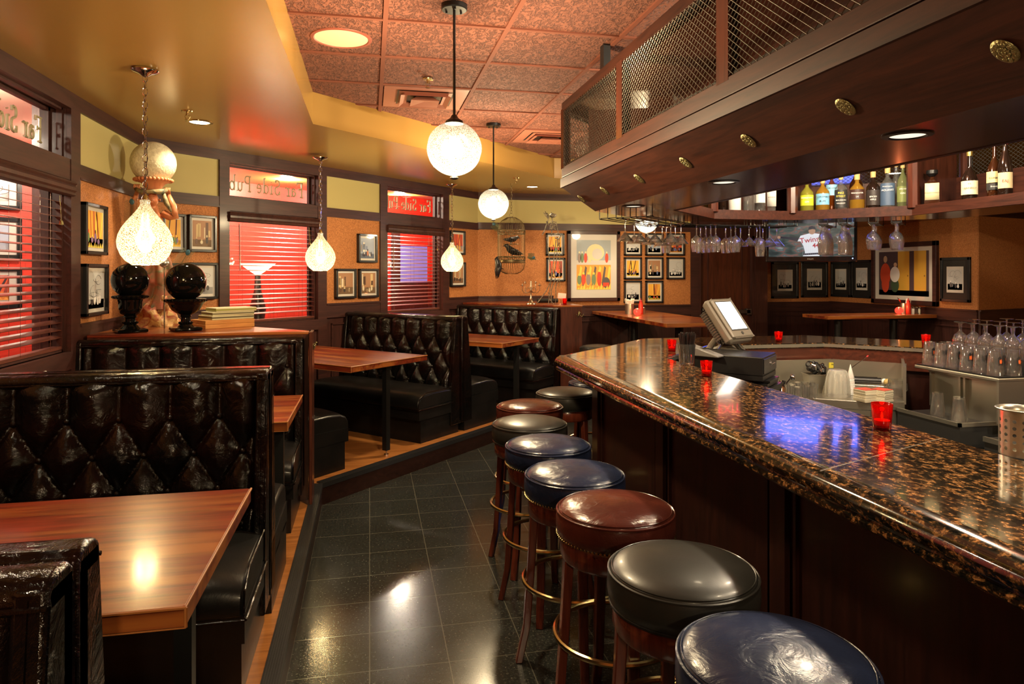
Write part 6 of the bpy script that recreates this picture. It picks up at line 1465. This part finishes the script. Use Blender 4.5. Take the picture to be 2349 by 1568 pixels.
MB().lathe([(.0, .20), (.014, .205), (.014, .22), (0, .22)], 14, cap=False).cyl(0, 0, .22, .275, .010, 12).build('candle', mat('ivory_wax', (.75, .68, .5), .5), t)
x, y = D(1264, 8.10); t = thing('skeleton_figure', 'spindly bird skeleton figure on long stilts before two prints', 'figure', (x, y, LZ2))
m_bone = stat('dark_bone', (.05, .04, .03), (.34, .29, .20), 40, .5, .3); mb = MB()
P = lambda dx, v: (dx*8.10/FPX, 0, ZZ(v, 8.10)-LZ2)      # dx in picture columns from the figure's middle, at its own depth
mb.ball(P(4, 494), .034, 16, sc=(1.25, .9, .8)); mb.ball(P(10, 493), .018, 10); mb.build('skull', m_bone, t, smooth=180)
mb = MB()
for a in ((-18, 487), (-14, 484), (-9, 488)): mb.tube([P(-6, 500), P((a[0]-6)/2, (a[1]+500)/2), P(*a)], .010, 6, rs=[.013, .011, .003])
mb.tube([P(2, 490), P(1, 486)], .004, 5); mb.build('beak_crest', m_bone, t)
mb = MB(); mb.tube([P(2, 498), P(4, 510), P(2, 525), P(1, 540)], .006, 6)
for i in range(6): mb.tube([P(-3, 509+i*3.2), P(4, 507+i*3.2), P(11, 510+i*3.2)], .0042, 5)
mb.tube([P(-6, 500), P(-8, 508), P(-16, 530), P(-21, 539)], .006, 6); mb.tube([P(-10, 507), P(-7, 517)], .011, 6); mb.build('ribcage', m_bone, t)
mb = MB(); mb.tube([P(12, 508), P(15, 525), P(18, 536)], .005, 6); mb.tube([P(8, 537), P(18, 535), P(24, 540), P(17, 548), P(10, 545)], .009, 6); mb.tube([P(-10, 545), P(-8, 546)], .012, 6); mb.build('arm_bones', m_bone, t)
for n_, pts in (('stilt', [(-10, 546), (-6, 580), (1, 625), (-2, 660), (-6, 697)]), ('stilt', [(12, 550), (6, 600), (2, 640), (-12, 668), (-32, 694)]), ('stilt', [(16, 545), (14, 590), (9, 620), (10, 640), (1, 665), (0, 696)]), ('stilt', [(17, 640), (11, 660), (12, 680), (10, 697)]), ('stilt', [(-6, 670), (-4, 685), (6, 697)])):
    MB().tube([P(*p) for p in pts], .0055, 6).build(n_, m_bone, t)
mb = MB(); chain(mb, P(20, 0)[0], 0, P(0, 545)[2], P(0, 660)[2], .009, .016, .0018); mb.build('chain', m_abrass, t)
x, y = D(1256, 8.5); tag(MB().cyl(0, 0, -.13, .13, .026, 18, M=Matrix.Rotation(PI/2, 4, 'Y')).build('black_roll', m_blk, loc=(x, y, LZ2+.027)), 'black roll lying on the far ledge behind the skeleton feet', 'roll')
x, y = D(1287, 8.0); t = thing('card_holder', 'small white card on metal stand on the far ledge', 'card holder', (x, y, LZ2)); MB().lathe([(0, 0), (.02, 0), (.018, .008), (.004, .012), (.004, .075), (0, .076)], 14, cap=False).build('stand', m_chrome, t); MB().box(-.05, .05, -.0015, .0015, .072, .135, M=Matrix.Rotation(.1, 4, 'Y')).build('card', m_white, t, smooth=0)
x, y = D(1295.5, 7.9); votive(x, y, LZ2, 'red votive candle on the far ledge beside the white card', .028, .075)
# ------------------------------------------------------------------ birdcage with crows
x, y = D(1173, 8.0); zt = ZZ(497, 8.0); zb = ZZ(628, 8.0)
t = thing('birdcage', 'old domed wire birdcage hanging on a chain before the cork wall', 'birdcage', (x, y, zb)); m_wire = mat('aged_bronze_wire', (.16, .12, .06), .45, .8); Hc = zt-zb; r = .160
mb = MB()
n = 44
for i in range(n):
    a = 2*PI*i/n; c, s = math.cos(a), math.sin(a)
    mb.tube([(r*c*q, r*s*q, z) for q, z in ((.0, Hc), (.35, Hc*.985), (.72, Hc*.93), (.93, Hc*.86), (1, Hc*.76), (1, Hc*.30), (1, Hc*.17), (.92, Hc*.09), (.7, Hc*.03), (.4, 0.0), (0, 0))], .0017, 3)
mb.build('cage_wires', m_wire, t, smooth=0)
mb = MB()
for z in (.76, .70, .30, .24, .20): mb.tube([(r*1.015*math.cos(a), r*1.015*math.sin(a), Hc*z) for a in [2*PI*k/40 for k in range(40)]], .005, 6, True)
for z0, z1 in ((.70, .76), (.24, .30)):
    mb.tube([(r*1.02*math.cos(a), r*1.02*math.sin(a), Hc*((z0+z1)/2+(z1-z0)/2*math.sin(20*a))) for a in [2*PI*k/160 for k in range(160)]], .0028, 4, True)
mb.lathe([(0, Hc*.215), (r, Hc*.215), (r, Hc*.235), (0, Hc*.235)], 32, cap=False); mb.tube([(-.09, 0, Hc*.52), (.09, 0, Hc*.52)], .004, 6); mb.build('cage_bands', m_wire, t, smooth=60)
mb = MB(); mb.tube([(.022*math.cos(a), 0, Hc+.02+.022*math.sin(a)) for a in [2*PI*k/16 for k in range(16)]], .002, 5, True); chain(mb, 0, 0, 2.645-zb, Hc+.04, .010, .020, .0022); mb.build('hanging_chain', m_wire, t)
m_crow = mat('crow_feathers', (.012, .012, .014), .35, bump=(60, .5))
def crow(x, y, z, rz, label, s=1, ry=0):
    t = thing('crow', label, 'bird', (x, y, z), rz, 'black crow figures'); t.rotation_euler = (0, ry, rz); t.scale = (s, s, s)
    mb = MB(); mb.tube([(-.12, 0, -.01), (-.07, 0, .01), (-.02, 0, .03), (.03, 0, .055), (.06, 0, .085), (.075, 0, .10), (.095, 0, .10), (.118, 0, .092)], .03, 14, rs=[.006, .024, .042, .040, .028, .026, .014, .002])
    mb.build('body', m_crow, t, smooth=180)
    mb = MB()
    for s_ in (-1, 1): mb.tube([(.03, s_*.035, .06), (-.04, s_*.042, .035), (-.14, s_*.02, .0)], .02, 8, rs=[.012, .022, .003])
    mb.build('wings', m_crow, t, smooth=180); MB().tube([(0, .012, 0), (.0, .014, -.035)], .003, 5).tube([(0, -.012, 0), (.0, -.014, -.035)], .003, 5).build('legs', m_blk, t)
crow(x+.0, y, zb+Hc*.52+.028, .1, 'black crow on the perch inside the birdcage', .75, .3); crow(x+.01, y, zb+Hc*.30+.03, PI+.3, 'black crow on the floor inside the birdcage', 1)
crow(x-.145, y-.12, zb+Hc*.10, .2, 'black crow clinging to the outer lower left of the birdcage', .95, -1.15)
feather('peacock_feather', (x-.10, y-.02, zt-.16), -1.25, .13, 'peacock feather at the upper left of the birdcage'); feather('peacock_feather', (x+.15, y-.02, zb+.18), 1.2, .11, 'peacock feather at the lower right of the birdcage')
